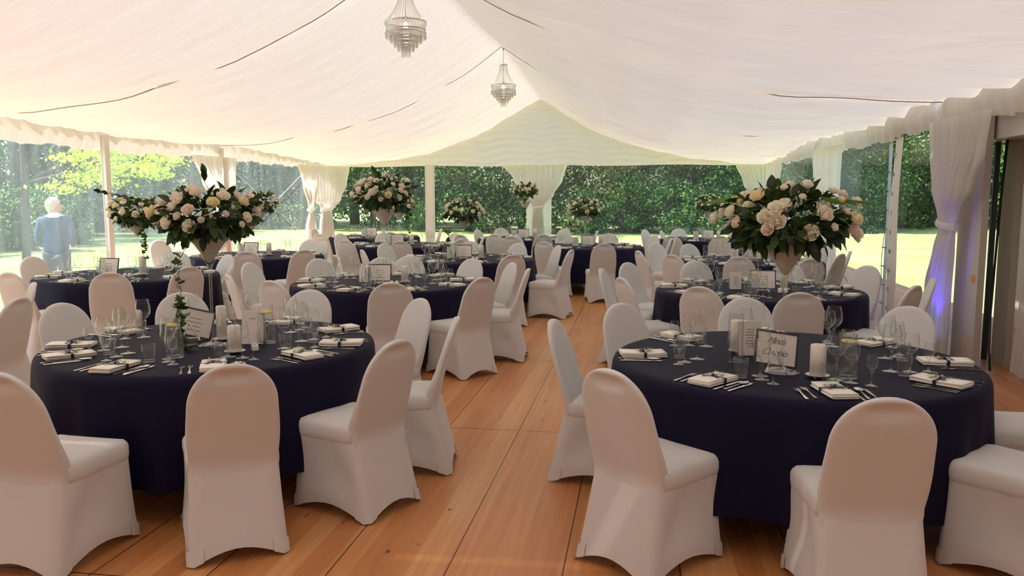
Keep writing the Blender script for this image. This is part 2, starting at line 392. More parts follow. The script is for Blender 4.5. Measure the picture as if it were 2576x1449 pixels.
# posts
def post(name, x, y, w, dp, z1, label, mat='white_metal'):
    mb = MB(); mb.box(-w / 2, w / 2, -dp / 2, dp / 2, .06, z1)
    t = link(name, None, None, (x, y, 0)); tag(t, label, 'post')
    sh = link('shaft', mb.mesh('shaft', mat, False), t)
    mb = MB()
    for s in (-1, 1): mb.box(s * w * .42 - .006, s * w * .42 + .006, -dp / 2 - .006, dp / 2 + .006, .06, z1)
    link('rail', mb.mesh('rail', mat, False), t)
    mb = MB(); mb.box(-w * .8, w * .8, -dp * .8, dp * .8, 0, .06); link('base_plate', mb.mesh('base_plate', 'white_metal', False), t)
    return t
post('tent_post', XL + .12, 11.3, .07, .10, 2.5, 'slim white post in the middle of the left clear wall beside the person', )
post('tent_post', -5.3, YB - .08, .22, .12, 2.36, 'white post in the back wall left of the central curtain')
for y, t in ((14.75, 'white post hidden in the curtain on the left wall'), ): post('tent_post', XL + .08, y, .12, .16, 2.5, t)
post('tent_post', XL + .08, YB - .06, .14, .14, 2.4, 'white corner post behind the back left curtain')
post('tent_post', XR - .08, YB - .06, .14, .14, 2.4, 'white corner post behind the back right curtain')
post('tent_post', XR - .06, 14.75, .12, .16, 2.5, 'white post behind the second curtain on the right wall')
post('tent_post', XL + .08, 8.85, .12, .16, 2.5, 'white post on the left wall nearest the front left table')

# curtains tied back around the posts
def curtain(name, label, origin, along, prof, tie, seed=1, n=15, group='tied back curtains', ztop=2.34, amp=.035):
    """prof: list of (z, left edge, right edge) measured along the wall; along: unit vector of the wall"""
    t = link(name, None, None, origin); tag(t, label, 'curtain', group)
    al = Vector(along).normalized(); nrm = Vector((-al.y, al.x, 0))
    if nrm.dot(Vector((XC, 8, 0)) - Vector(origin)) < 0: nrm = -nrm
    prof = sorted(prof, reverse=True)
    def edge(z, k):
        for a, b in zip(prof, prof[1:]):
            if z >= b[0]:
                q = (z - b[0]) / max(a[0] - b[0], 1e-6); q = q * q * (3 - 2 * q) if True else q
                return b[k] + (a[k] - b[k]) * q
        return prof[-1][k]
    zt, zb = prof[0][0], prof[-1][0]
    r2 = random.Random(seed); ph = [r2.uniform(0, 6.28) for _ in range(4)]
    def fn(u, v):
        z = zt + (zb - zt) * v
        e0, e1 = edge(z, 1), edge(z, 2); s = e0 + (e1 - e0) * u
        near = math.exp(-((z - tie) / .16) ** 2)
        a = amp * (1 - .55 * near)
        o = a * math.sin(2 * PI * n * u + ph[0] + 1.5 * math.sin(v * 3 + ph[1])) + a * .5 * math.sin(2 * PI * n * 1.7 * u + ph[2]) + .07 + .05 * (1 - near) * math.sin(PI * u)
        return tuple(al * s + nrm * o + Vector((0, 0, z)))
    mb = MB(); mb.grid(fn, n * 9, 44); link('drape', mb.mesh('drape', 'drape'), t)
    mb = MB(); e0, e1 = edge(tie, 1), edge(tie, 2); c = (e0 + e1) / 2; w = (e1 - e0) / 2 + .02
    mb.grid(lambda u, v: tuple(al * (c + w * math.cos(2 * PI * u)) + nrm * (.07 + (.075 + .012 * math.sin(PI * v)) * math.sin(2 * PI * u)) + Vector((0, 0, tie - .035 + .07 * v + .02 * math.cos(2 * PI * u)))), 28, 5)
    link('tieback', mb.mesh('tieback', 'drape'), t)
    return t
YW = (0, 1, 0); XW = (1, 0, 0)
curtain('curtain', 'white curtain tied back at the middle post of the left wall', (XL + .06, 14.75, 0), YW,
        [(2.33, -1.0, .55), (1.9, -.75, .48), (1.35, -.2, .22), (1.2, -.12, .16), (.8, -.2, .28), (.02, -.3, .4)], 1.25, 1)
curtain('curtain', 'bluish white curtain hanging on the left wall beside the back left corner', (XL + .08, YB - 1.35, 0), YW,
        [(2.33, -.7, .5), (1.9, -.5, .42), (1.35, -.15, .16), (1.2, -.12, .12), (.8, -.3, .2), (.02, -.5, .35)], 1.26, 2)
curtain('curtain', 'white swagged curtain at the left end of the back wall', (XL + .17, 19.75, 0), (.55, .83, 0),
        [(2.34, -.55, .74), (1.9, -.50, .66), (1.5, -.38, .48), (1.3, -.18, .30), (1.2, -.14, .14), (.8, -.2, .2), (.02, -.32, .3)], 1.24, 3, amp=.045)
curtain('curtain', 'white curtain tied in the centre of the back wall', (-2.53, YB - .12, 0), XW,
        [(2.34, -.86, .72), (2.0, -.62, .62), (1.6, -.34, .40), (1.36, -.16, .18), (1.26, -.12, .13), (.9, -.15, .16), (.02, -.2, .2)], 1.3, 4, n=14)
curtain('curtain', 'white swagged curtain at the right end of the back wall', (XR - .55, YB - .05, 0), XW,
        [(2.34, -.30, .55), (1.9, -.12, .52), (1.5, .1, .48), (1.26, .25, .45), (.8, .2, .5), (.02, .1, .55)], 1.26, 5, n=10)
curtain('curtain', 'grey white curtain hanging on the right wall beside the back corner', (XR - .08, YB - 1.2, 0), YW,
        [(2.33, -.9, .8), (1.9, -.6, .7), (1.35, -.2, .3), (1.2, -.12, .2), (.02, -.3, .4)], 1.26, 6)
curtain('curtain', 'pale curtain on the right wall behind the large right bouquet', (XR - .08, 14.0, 0), YW,
        [(2.36, -1.1, .75), (1.9, -1.05, .6), (1.4, -1.05, -.15), (1.22, -1.02, -.35), (.7, -1.1, -.3), (.02, -1.15, -.25)], 1.24, 7)
curtain('curtain', 'large cream curtain tied back on the right wall near the blue light', (XR - .06, 8.33, 0), YW,
        [(2.34, -.72, .66), (2.0, -.62, .58), (1.7, -.40, .50), (1.42, -.12, .34), (1.30, -.05, .30), (1.1, -.02, .34), (.7, .0, .52), (.02, .02, .62)], 1.33, 8, n=16, amp=.03)
curtain('curtain', 'cream curtain with pleated tie at the far right edge of the picture', (XR + .34, 7.32, 0), YW,
        [(2.2, -.9, .18), (1.7, -.85, .20), (1.25, -.75, .16), (1.05, -.72, .22), (.6, -.8, .36), (.04, -.9, .44)], 1.18, 9, n=16, amp=.03)
# plain wrapped panel behind the centre curtain
mb = MB(); mb.grid(lambda u, v: (-2.85 + .64 * u, YB - .03 + .015 * math.sin(u * 25), .02 + 2.33 * v), 30, 6)
tag(link('post_wrap', mb.mesh('post_wrap', 'drape')), 'flat white cloth wrapping the centre post of the back wall', 'cloth wrap')

# right wall : joint strip with eyelets, pale blue strip with toggles
t = link('wall_flap', None, None, (XR - .01, 10.72, 0)); tag(t, 'white tarpaulin joint strip with metal eyelets on the right clear wall', 'wall flap')
mb = MB(); mb.grid(lambda u, v: (.012 * math.sin(v * 7 + u), -.34 + .02 * math.sin(v * 5) + (.33 + .03 * math.sin(v * 4)) * u, .02 + 2.4 * v), 4, 20); link('strip', mb.mesh('strip', 'white_pvc'), t)
for k in range(9):
    z = .22 + k * .235
    mb = MB(); mb.lathe([(.013, 0), (.020, .003), (.026, 0), (.020, -.003), (.013, 0)], 14, Matrix.Translation((-.012, -.075, z)) @ Matrix.Rotation(PI / 2, 4, 'Y'))
    e = link('eyelet', mb.mesh('eyelet', 'brass'), t)
    mb = MB(); mb.lathe([(.0, .001), (.013, .001)], 12, Matrix.Translation((-.013, -.075, z)) @ Matrix.Rotation(PI / 2, 4, 'Y')); link('hole', mb.mesh('hole', 'gyp'), e)
t = link('wall_strip', None, None, (XR + .0, 10.82, 0)); tag(t, 'pale blue tarpaulin strip with cord toggles beside the white flap', 'wall strip')
mb = MB(); mb.grid(lambda u, v: (.01, .0 + .14 * u, .02 + 2.35 * v), 2, 6); link('strip', mb.mesh('strip', 'blue_strip'), t)
mb = MB(); mb.tube([(-.02, .08 + .05 * math.sin(i * .9), .5 + i * .16) for i in range(11)], .004, 5); link('cord', mb.mesh('cord', 'wire'), t)
for k in range(8):
    mb = MB(); mb.tube([(-.015, .02, .25 + k * .235), (-.02, .14, .25 + k * .235)], .007, 5); link('toggle', mb.mesh('toggle', 'dark_pipe'), t)

# neighbouring annex seen at the right edge
mb = MB(); mb.box(XR + .03, XR + .09, 8.07, 8.62, 0, 2.6); structure('wall_right', mb, 'beige_wall', False)
mb = MB(); mb.box(XR + .36, XR + .42, 8.2, 8.50, 0, 2.6); structure('wall_right', mb, 'beige_wall', False)
mb = MB(); mb.box(XR + .02, XR + .10, YF, 6.4, 0, 2.6); structure('wall_right', mb, 'beige_wall', False)
mb = MB(); mb.box(XR + 1.5, XR + 1.56, 5.8, 11.3, 0, 2.6); structure('wall_right', mb, 'beige_wall', False)
mb = MB(); mb.box(XR + .1, XR + 1.56, 6.35, 6.4, 0, 2.6); structure('wall_right', mb, 'beige_wall', False)
mb = MB(); mb.box(XR + .02, XR + 1.6, 6.3, 11.6, 2.6, 2.66); structure('ceiling', mb, 'beige_wall', False)
mb = MB(); mb.box(XR + .12, XR + .32, 6.3, 8.6, 2.12, 2.42); tag(link('roof_beam', mb.mesh('roof_beam', 'white_pvc', False)), 'cream covered beam above the far right curtain', 'beam')
mb = MB(); mb.tube([(XR + .33, 8.58, 0), (XR + .33, 8.58, 2.3)], .028, 12); tag(link('tent_pole', mb.mesh('tent_pole', 'dark_pipe')), 'slate blue pole beside the gap at the right opening', 'pole')
mb = MB(); mb.tube([(XR + .26, 8.2, 2.15), (XR + .24, 8.21, 1.6), (XR + .23, 8.22, 1.0), (XR + .18, 8.12, .5), (XR + .12, 7.95, .2), (XR + .1, 7.85, .03)], .012, 8)
tag(link('cable', mb.mesh('cable', 'black')), 'black cable running down beside the slate blue pole', 'cable')
mb = MB(); mb.tube([(XR + .10, 8.0, 2.40), (XR + .09, 7.9, 2.34), (XR + .09, 7.75, 2.36), (XR + .1, 7.66, 2.46)], .014, 8)
tag(link('cable', mb.mesh('cable', 'black')), 'short black cable loop on the beam under the right valance', 'cable')
mb = MB(); mb.box(XR + .022, XR + .03, 8.13, 8.2, .80, .87); tag(link('tape_patch', mb.mesh('tape_patch', 'orange', False)), 'small orange tape patch on the cream wall panel', 'tape')
# blue uplight behind the curtain
t = link('uplight', None, None, (XR - .36, 8.35, 0)); tag(t, 'small blue floor uplight beside the large right curtain', 'uplight')
mb = MB(); mb.lathe([(0, .03), (.055, .03), (.06, .05), (.06, .17), (.05, .18), (.05, .165)], 20); link('housing', mb.mesh('housing', 'black'), t)
mb = MB(); mb.lathe([(0, .168), (.05, .168)], 20); link('lens', mb.mesh('lens', 'led'), t)
mb = MB(); mb.box(-.075, -.065, -.02, .02, 0, .12); mb.box(.065, .075, -.02, .02, 0, .12); mb.box(-.075, .075, -.02, .02, 0, .01); link('bracket', mb.mesh('bracket', 'black', False), t)
ld = bpy.data.lights.new('uplight_lamp', 'SPOT'); ld.energy = 38; ld.color = (.09, .035, 1); ld.spot_size = R(38); ld.spot_blend = .8; ld.shadow_soft_size = .04
lo = link('uplight_lamp', ld, None, (XR - .36, 8.35, .20)); lo.rotation_euler = Vector((.33, .10, 1)).to_track_quat('-Z', 'Y').to_euler()
lo.parent = t; lo.location = (0, 0, .2)

# wall bracing wires outside the clear sheets
def wire(pts, label, mat='rope', r=.008):
    mb = MB(); mb.tube(pts, r, 6); tag(link('brace_wire', mb.mesh('brace_wire', mat)), label, 'wire')
wire([(XL - .1, YB - .7, 2.35), (XL - .1, 13.9, -.12)], 'white bracing wire rising to the back left corner outside')
wire([(XL - .12, 15.2, 2.3), (XL - .12, YB + .5, -.12)], 'faint bracing wire falling towards the back left corner outside', r=.004)
wire([(XR + .1, 14.9, 2.3), (XR + .1, YB + 3, -.12)], 'dark bracing wire in the back right clear wall, falling away', 'wire')
wire([(XR + .12, YB - .5, 2.3), (XR + .12, 11.9, -.12)], 'dark bracing wire in the back right clear wall, rising away', 'wire')

# ------------------------------------------------------------------ chandeliers
def chandelier_parts():
    P = []
    def crystals(rr, z0, z1, wdt=.0055, gap=.012):
        mb = MB(); n = max(6, int(2 * PI * rr / gap))
        for k in range(n):
            a = 2 * PI * k / n; c = Vector((rr * math.cos(a), rr * math.sin(a), 0)); jit = .004 * math.sin(k * 2.1)
            vs = [(c.x, c.y, z0)] + [(c.x + wdt * math.cos(q * PI / 2 + a), c.y + wdt * math.sin(q * PI / 2 + a), z0 - .006) for q in range(4)] + \
                 [(c.x + wdt * .8 * math.cos(q * PI / 2 + a), c.y + wdt * .8 * math.sin(q * PI / 2 + a), z1 + .012 + jit) for q in range(4)] + [(c.x, c.y, z1 + jit)]
            mb.add(vs, [(0, 1 + q, 1 + (q + 1) % 4) for q in range(4)] + [(1 + q, 5 + q, 5 + (q + 1) % 4, 1 + (q + 1) % 4) for q in range(4)] + [(9, 5 + (q + 1) % 4, 5 + q) for q in range(4)])
        return mb.mesh('crystal_tier', 'crystal', False)
    def ring(rr, z, h=.012):
        mb = MB(); mb.lathe([(rr - .003, z - h), (rr + .003, z - h), (rr + .003, z + h), (rr - .003, z + h), (rr - .003, z - h)], 40); return mb.mesh('ring', 'chrome')
    for rr, z0, z1 in ((.225, .0, -.085), (.222, -.08, -.175), (.172, -.10, -.215), (.128, -.15, -.265), (.088, -.2, -.31), (.046, -.24, -.37)):
        P.append(('crystal_tier', crystals(rr, z0, z1)))
    for rr, z in ((.228, .008), (.225, -.078), (.174, -.095), (.13, -.145), (.09, -.195), (.048, -.235)): P.append(('ring', ring(rr, z, .008)))
    mb = MB()
    for k in range(30):
        a = 2 * PI * k / 30
        for j in range(17):
            q = j / 16; rr = .068 + (.222 - .068) * (q ** 2.3); z = .36 - .35 * q
            if j < 16:
                c = (rr * math.cos(a), rr * math.sin(a), z); s = .0062
                mb.add([(c[0] + s, c[1], c[2]), (c[0] - s, c[1], c[2]), (c[0], c[1] + s, c[2]), (c[0], c[1] - s, c[2]), (c[0], c[1], c[2] + .010), (c[0], c[1], c[2] - .010)],
                       [(0, 2, 4), (2, 1, 4), (1, 3, 4), (3, 0, 4), (2, 0, 5), (1, 2, 5), (3, 1, 5), (0, 3, 5)])
    P.append(('bead_strands', mb.mesh('bead_strands', 'crystal', False)))
    P.append(('crown_ring', ring(.07, .365, .012)))
    mb = MB(); mb.lathe([(0, -.01), (.018, -.008), (.026, .012), (.02, .035), (.008, .05), (0, .052)], 14); P.append(('bulb', mb.mesh('bulb', 'bulb'), (0, 0, -.05)))
    mb = MB(); mb.tube([(0, 0, .0), (0, 0, .37)], .006, 8); mb.lathe([(.0, .07), (.03, .065), (.035, .045), (.0, .04)], 14); P.append(('stem', mb.mesh('stem', 'chrome')))
    return P
CH = chandelier_parts()
for y, zr, hook, label in ((8.9, 3.485, 4.18, 'crystal chandelier nearer the camera, cut off by the top of the picture'), (14.8, 3.565, 4.22, 'smaller looking crystal chandelier hanging further back under the ridge')):
    c = place('chandelier', CH, (XC + (-.06 if y < 10 else .03), y, zr), 0, label, 'chandelier', 'crystal chandeliers under the ridge')
    mb = MB(); mb.tube([(0, 0, .36), (0, 0, hook - zr)], .0035, 6); link('cord', mb.mesh('cord', 'wire'), c)
    mb = MB(); mb.lathe([(0, 0), (.02, -.02), (.026, -.06), (.012, -.09), (0, -.095)], 12); link('hook', mb.mesh('hook', 'chrome'), c, (0, 0, hook - zr + .06))
    for k in range(1):
        l = bpy.data.lights.new('chandelier_lamp', 'POINT'); l.energy = 4; l.color = (1, .85, .7); l.shadow_soft_size = .03
        lo = link('chandelier_lamp', l, c, (0, 0, -.03))

# ------------------------------------------------------------------ chairs
def skirt_ring(t, grow=0., n_edge=10):
    """closed path of the fabric skirt at level t (0 under the seat, 1 at the floor)"""
    hf = .212 + .016 * t + grow; hb = .192 + .022 * t + grow; yf = .196 + .018 * t + grow; yb = -.222 - .088 * t - grow
    cs = [(hb, yb), (hf, yf), (-hf, yf), (-hb, yb)]
    pts = []
    for e in range(4):
        a, b = Vector((*cs[e], 0)), Vector((*cs[(e + 1) % 4], 0)); d = (b - a); nin = Vector((-d.y, d.x, 0)).normalized()
        L = d.length; r = .028 / L
        for k in range(n_edge):
            s = r + (1 - 2 * r) * k / (n_edge - 1)
            side = e in (0, 2); q = s if e == 0 else 1 - s
            inn = math.sin(PI * s) * (.003 if e == 3 else .012) * math.sin(PI * min(1, t * 1.1))
            if side:
                fold = .30 * (1 - t) + .05; x = (q - fold) / .07; x = max(0, min(1, x)); x = x * x * (3 - 2 * x)
                inn += .014 * x * math.sin(PI * min(1, t + .15)) * (1 if q < .9 else (1 - q) / .1)
            p = a + d * s + nin * inn
            pts.append((p.x, p.y, math.sin(PI * s)))
    return pts
def make_chair():
    P = []
    # skirt
    mb = MB(); rings = []; NT = 12
    for i in range(NT + 1):
        t = i / NT; rg = skirt_ring(t)
        for (x, y, s) in rg:
            hem = .062 * s ** 1.2 + .004
            rings.append((x, y, .40 + (hem - .40) * t))
    n = len(skirt_ring(0))
    mb.add(rings, [(i * n + k, i * n + (k + 1) % n, (i + 1) * n + (k + 1) % n, (i + 1) * n + k) for i in range(NT) for k in range(n)])
    P.append(('skirt', mb.mesh('skirt', 'chair')))
    # seat cushion
    mb = MB(); prof = [(-.012, .372), (.0, .385), (.004, .41), (.004, .442), (-.001, .458), (-.012, .467), (-.045, .473), (-.11, .476), (-.17, .477)]
    vs = []; base = skirt_ring(0)
    for g, z in prof:
        for (x, y, s) in base:
            sx = max(0, 1 + g / .205); vs.append((x * sx, y * max(0, 1 + g / .21) if y > -.15 else max(y, -.195) * max(0, 1 + min(g, 0) / .21), z + .006 * (1 if z > .46 else 0) * (1 - abs(s) * .3)))
    fs = [(i * n + k, i * n + (k + 1) % n, (i + 1) * n + (k + 1) % n, (i + 1) * n + k) for i in range(len(prof) - 1) for k in range(n)]
    fs.append(tuple((len(prof) - 1) * n + k for k in range(n)))
    mb.add(vs, fs); P.append(('seat', mb.mesh('seat', 'chair')))
    # backrest
    mb = MB(); NS = 26; NP = 40; vs = []
    for i in range(NS + 1):
        q = i / NS
        z = .36 + .545 * (1 - (1 - q) ** 1.5) if q > .0 else .36
        z = .26 + .74 * q if q < .5 else .63 + .27 * (1 - (1 - (q - .5) * 2) ** 1.9)
        if z < .69: w = .187 + .010 * math.sin(max(0, z - .40) / .29 * PI) ** 1 - .10 * max(0, .40 - z) + .0055 * (z > .40) * (z - .40) / .29
        else: w = .1925 * max(0.0, 1 - ((z - .69) / .2105) ** 2.25) ** .5
        yc = -.192 - (z - .42) * .26 - .02 * ((z - .42) / .48) ** 2
        th = (.030 - .008 * (z - .36) / .54) * min(1, (w / .07) ** .6 if w < .07 else 1)
        ex = .62 - .22 * max(0, min(1, (.60 - z) / .18))
        if z < .42: yc = -.2225 - .22 * (.42 - z) + .13 * (.42 - z) + th; w = .190
        for k in range(NP):
            a = 2 * PI * k / NP; c, s = math.cos(a), math.sin(a)
            x = w * abs(c) ** ex * (1 if c >= 0 else -1); y = th * abs(s) ** .62 * (1 if s >= 0 else -1)
            if s < 0 and z > .77:
                dent = math.exp(-((x / .085) ** 4)) * math.exp(-(((z - .846) / .026) ** 4)); y += .016 * dent * min(1, -s * 2)
            if s > 0: y += .012 * math.exp(-((z - .47) / .08) ** 2) * 1.6
            vs.append((x, yc + y, z))
    fs = [(i * NP + k, i * NP + (k + 1) % NP, (i + 1) * NP + (k + 1) % NP, (i + 1) * NP + k) for i in range(NS) for k in range(NP)]
    fs += [tuple(range(NP))[::-1], tuple(NS * NP + k for k in range(NP))]
    mb.add(vs, fs); P.append(('backrest', mb.mesh('backrest', 'chair')))
    # foot pockets
    for c in range(4):
        mb = MB(); vs = []; ne = 10
        idx = [(c * ne - 2 + j) % (4 * ne) for j in range(4)]
        for t in (.84, .9, .96, 1.0):
            rg = skirt_ring(t, .005)
            for j in idx:
                x, y, s = rg[j]; hem = .062 * s ** 1.2 + .0; vs.append((x, y, .40 + (hem - .40) * t))
        mb.add(vs, [(i * 4 + k, i * 4 + k + 1, (i + 1) * 4 + k + 1, (i + 1) * 4 + k) for i in range(3) for k in range(3)])
        P.append(('foot_pocket', mb.mesh('foot_pocket', 'chair')))
    return P
CHAIR = make_chair()

TB = {
 'front left table': (-2.5, 4.45), 'front right table': (.8, 4.47),
 'second row middle table': (-2.52, 7.85), 'second row right table': (1.09, 7.78), 'second row left table': (-5.55, 8.15),
 'third row left table': (-5.5, 11.1), 'third row middle table': (-2.37, 11.0), 'third row right table': (1.45, 11.2),
 'fourth row left table': (-4.15, 13.8), 'fourth row middle table': (-.88, 13.9),
 'back row left table': (-5.5, 16.4), 'back row middle table': (-2.3, 16.2), 'back row right table': (1.28, 16.4)}
CHS = {
 'front left table': [(-15,935),('a',-136,1.45),(150,762),(455,735),(780,728),(1060,750),(1150,797),(1000,855),(585,915)],
 'front right table': [(1530,928),(2240,1000),(1390,803),(1560,762),(1875,748),(2290,770),('a',-43,1.45),('a',-3,1.45)],
 'second row middle table': [(572,690),(625,660),(680,705),(800,650),(960,647),(1030,643),(1189,650),(1290,660),(1330,675),(1215,697),(983,710)],
 'second row right table': [(1512,675),(1562,697),(1578,660),(1748,655),(1985,662),(2185,668),(2305,718),(2350,700),(2015,735),(1760,720)],
 'second row left table': [(20,685),(275,685),(475,670),(78,645),(445,632),(575,640)],
 'third row left table': [(618,632),(765,628),(815,607),(398,603),('a',80,1.4)],
 'third row middle table': [(910,628),(965,612),(1305,611),(1291,640),(1405,617),(1438,628),('a',100,1.45)],
 'third row right table': [(1605,630),(1648,610),(1690,640),(1731,613),(1860,645),(2042,650),(2118,638),(2060,617),(2140,632)],
 'fourth row left table': [(868,603),(855,587),(1007,606),(1158,602),('a',60,1.4),('a',120,1.4),('a',8,1.45)],
 'fourth row middle table': [(1367,607),(1520,612),('a',160,1.4),('a',78,1.45),('a',112,1.45),('a',36,1.4),('a',-5,1.45),(1690,600)],
 'back row left table': [(803,588),('a',-60,1.45),('a',175,1.4),('a',20,1.4)],
 'back row middle table': [(1158,590),(1200,577),(1243,589),(1285,594),(1367,590),('a',60,1.4),('a',120,1.4),('a',5,1.45)],
 'back row right table': [(1663,580),(1690,593),(1813,593),('a',-50,1.45),('a',60,1.45),('a',110,1.45),('a',150,1.4)]}
CLOCK = [c if 'half' in c else c + " o'clock" for c in ['twelve', 'half past twelve', 'one', 'half past one', 'two', 'half past two', 'three', 'half past three', 'four', 'half past four', 'five', 'half past five', 'six', 'half past six', 'seven', 'half past seven', 'eight', 'half past eight', 'nine', 'half past nine', 'ten', 'half past ten', 'eleven', 'half past eleven']]
SIDE = {12: 'nearest', 0: 'farthest', 6: 'right', 18: 'left'}
def clock_of(a, used):
    v = (3 - math.degrees(a) / 30) % 12; k = int(round(v)) * 2 % 24
    if k in used:
        for c in (int(round(v * 2)) % 24, (k + 1) % 24, (k - 1) % 24, (k + 2) % 24, (k - 2) % 24, (k + 3) % 24, (k - 3) % 24):
            if c not in used: k = c; break
    used.add(k); return CLOCK[k]
chair_pos = {}
def put_chair(px, py, cx, cy, tb, word, view, yaw=None):
    f = math.atan2(cy - py, cx - px)           # facing the table
    if yaw is not None: f = yaw
    ox, oy = px + math.cos(f) * .335, py + math.sin(f) * .335
    place('covered_chair', CHAIR, (ox, oy, 0), f - PI / 2, '%s at %s of the %s' % (view, word, tb), 'chair', 'white covered chairs at the ' + tb)
for tb, lst in CHS.items():
    cx, cy = TB[tb]; used = set(); chair_pos[tb] = []
    tmp = []
    for e in lst:
        if e[0] == 'a': a = R(e[1]); x, y = cx + math.cos(a) * e[2], cy + math.sin(a) * e[2]
        else: x, y = atz(e[0], e[1], .9); a = math.atan2(y - cy, x - cx)
        tmp.append((a, x, y))
    for a, x, y in tmp:
        word = clock_of(a, used)
        f = math.atan2(cy - y, cx - x); toc = math.cos(f) * (-x) + math.sin(f) * (-y); toc /= math.hypot(x, y)
        view = 'white chair seen from behind' if toc < -.35 else ('white chair seen from the front' if toc > .35 else 'white chair seen from the side')
        put_chair(x, y, cx, cy, tb, word, view)
        chair_pos[tb].append(a)
for (x, y, yaw, lb) in ((-4.31, 5.08, R(185), 'white chair seen from behind at the left picture edge, behind the front left table'),
                        (-4.94, 5.99, R(225), 'white covered chair with bright front, left of the beige chair at the left edge'),
                        (-5.2, 5.85, R(215), 'pale chair cut by the left picture edge in front of the second row left table')):
    put_chair(x, y, 0, 0, '', '', '', yaw)
    o = [q for q in COL.objects if q.name.startswith('covered_chair')][-1]
    o['label'] = lb; o['group'] = 'white covered chairs at the left picture edge'

# ------------------------------------------------------------------ tables and cloths
def make_table():
    P = []
    mb = MB(); mb.lathe([(0, .72), (.90, .72), (.905, .73), (.90, .742), (0, .742)], 48); P.append(('tabletop', mb.mesh('tabletop', 'plywood')))
    for k in range(4):
        a = PI / 4 + k * PI / 2
        mb = MB(); mb.tube([(.45 * math.cos(a), .45 * math.sin(a), .72), (.55 * math.cos(a), .55 * math.sin(a), .0)], .02, 8); P.append(('leg', mb.mesh('leg', 'wood_leg')))
    return P
TABLE = make_table()
def cloth_mesh(seed):
    r = random.Random(seed); nf = r.randint(13, 17); ph = r.uniform(0, 6); ph2 = r.uniform(0, 6)
    prof = [(0, .746), (.3, .746), (.6, .746), (.85, .746), (.905, .745), (.922, .741), (.934, .731), (.941, .715), (.945, .69), (.948, .64), (.95, .56), (.952, .46), (.955, .36), (.958, .27), (.96, .185)]
    N = 180; mb = MB(); vs = []
    for i, (rr, z) in enumerate(prof):
        k = max(0, (.70 - z) / .52)
        for j in range(N):
            a = 2 * PI * j / N
            w = .5 + .5 * math.sin(nf * a + ph + 1.3 * math.sin(2 * a + ph2)); w2 = math.sin(3 * a + ph2)
            q = rr + k ** 1.2 * (.062 * w ** 1.5 - .034 + .010 * w2) + k * .008 * math.sin(31 * a)
            vs.append((q * math.cos(a), q * math.sin(a), z + .012 * w2 * k))
    fs = [(i * N + j, i * N + (j + 1) % N, (i + 1) * N + (j + 1) % N, (i + 1) * N + j) for i in range(len(prof) - 1) for j in range(N)]
    mb.add(vs, fs); return mb.mesh('tablecloth', 'navy')
CL = [cloth_mesh(s) for s in range(4)]
for i, (tb, (x, y)) in enumerate(TB.items()):
    place('round_table', TABLE, (x, y, 0), i * .7, 'round banquet table standing under the navy cloth, the ' + tb, 'table', 'round banquet tables')
    o = place('tablecloth', CL[i % 4], (x, y, 0), i * 1.1, 'navy blue cloth reaching almost to the floor on the ' + tb, 'tablecloth', 'navy round tablecloths')

# ------------------------------------------------------------------ tableware
ZT = .7475
def lathe_mesh(name, prof, mat, n=20):
    mb = MB(); mb.lathe(prof, n); return mb.mesh(name, mat)
def wine(h, rb, hs, foot=.037):
    """bowl, stem and foot of a stemmed glass : total height h, bowl radius rb, stem height hs"""
    hb = h - hs
    bowl = [(.004, hs - .004), (.012, hs + .003), (rb * .62, hs + hb * .14), (rb * .92, hs + hb * .30), (rb, hs + hb * .45), (rb * .95, hs + hb * .68), (rb * .82, hs + hb * .9), (rb * .76, h), (rb * .74, h), (rb * .80, hs + hb * .88), (rb * .9, hs + hb * .65), (rb * .95, hs + hb * .45), (rb * .86, hs + hb * .30), (rb * .5, hs + hb * .14), (0, hs + .012)]
    stem = [(.009, .006), (.0048, .014), (.0038, .03), (.0036, hs * .6), (.0045, hs - .012), (.010, hs + .001)]
    ft = [(0, .0), (foot, .0), (foot, .0018), (foot * .5, .004), (.009, .0075), (0, .0085)]
    return [('bowl', lathe_mesh('bowl', bowl, 'glass', 24)), ('stem', lathe_mesh('stem', stem, 'glass_foot', 10)), ('foot', lathe_mesh('foot', ft, 'glass_foot', 24))]
RED = wine(.235, .046, .105, .040); WHITE = wine(.195, .037, .095, .035); SMALL = wine(.145, .026, .07, .028)
TUMB = lathe_mesh('water_tumbler', [(0, .0), (.029, .0), (.031, .004), (.034, .05), (.036, .095), (.0345, .095), (.0325, .05), (.029, .012), (0, .011)], 'glass', 24)
def fork():
    mb = MB(); pts = [(-.5, .0, .0045), (0, .0, .0045)]
    st = [(-.095, .0075, .0012), (-.06, .006, .0015), (-.02, .003, .003), (.01, .0028, .005), (.03, .004, .005), (.045, .011, .003), (.058, .0125, .0022)]
    vs = []
    for y, w, z in st: vs += [(-w, y, z), (w, y, z), (w, y, z + .0018), (-w, y, z + .0018)]
    fs = [(i * 4 + a, i * 4 + b, i * 4 + 4 + b, i * 4 + 4 + a) for i in range(len(st) - 1) for a, b in ((0, 1), (1, 2), (2, 3), (3, 0))] + [(0, 3, 2, 1)]
    mb.add(vs, fs)
    for k in range(4):
        x = -.0105 + k * .007; mb.box(x - .0013, x + .0013, .056, .097, .0028, .0046)
    return mb.mesh('fork', 'chrome', False)
def knife():
    mb = MB(); st = [(-.11, .008), (-.07, .007), (-.015, .0058), (-.008, .0075), (.04, .0095), (.08, .0098), (.104, .006), (.112, .001)]
    vs = []
    for y, w in st: vs += [(-w * .7, y, .0015), (w, y, .0015), (w, y, .0035), (-w * .7, y, .0042)]
    mb.add(vs, [(i * 4 + a, i * 4 + b, i * 4 + 4 + b, i * 4 + 4 + a) for i in range(len(st) - 1) for a, b in ((0, 1), (1, 2), (2, 3), (3, 0))] + [(0, 3, 2, 1)])
    return mb.mesh('knife', 'chrome', False)
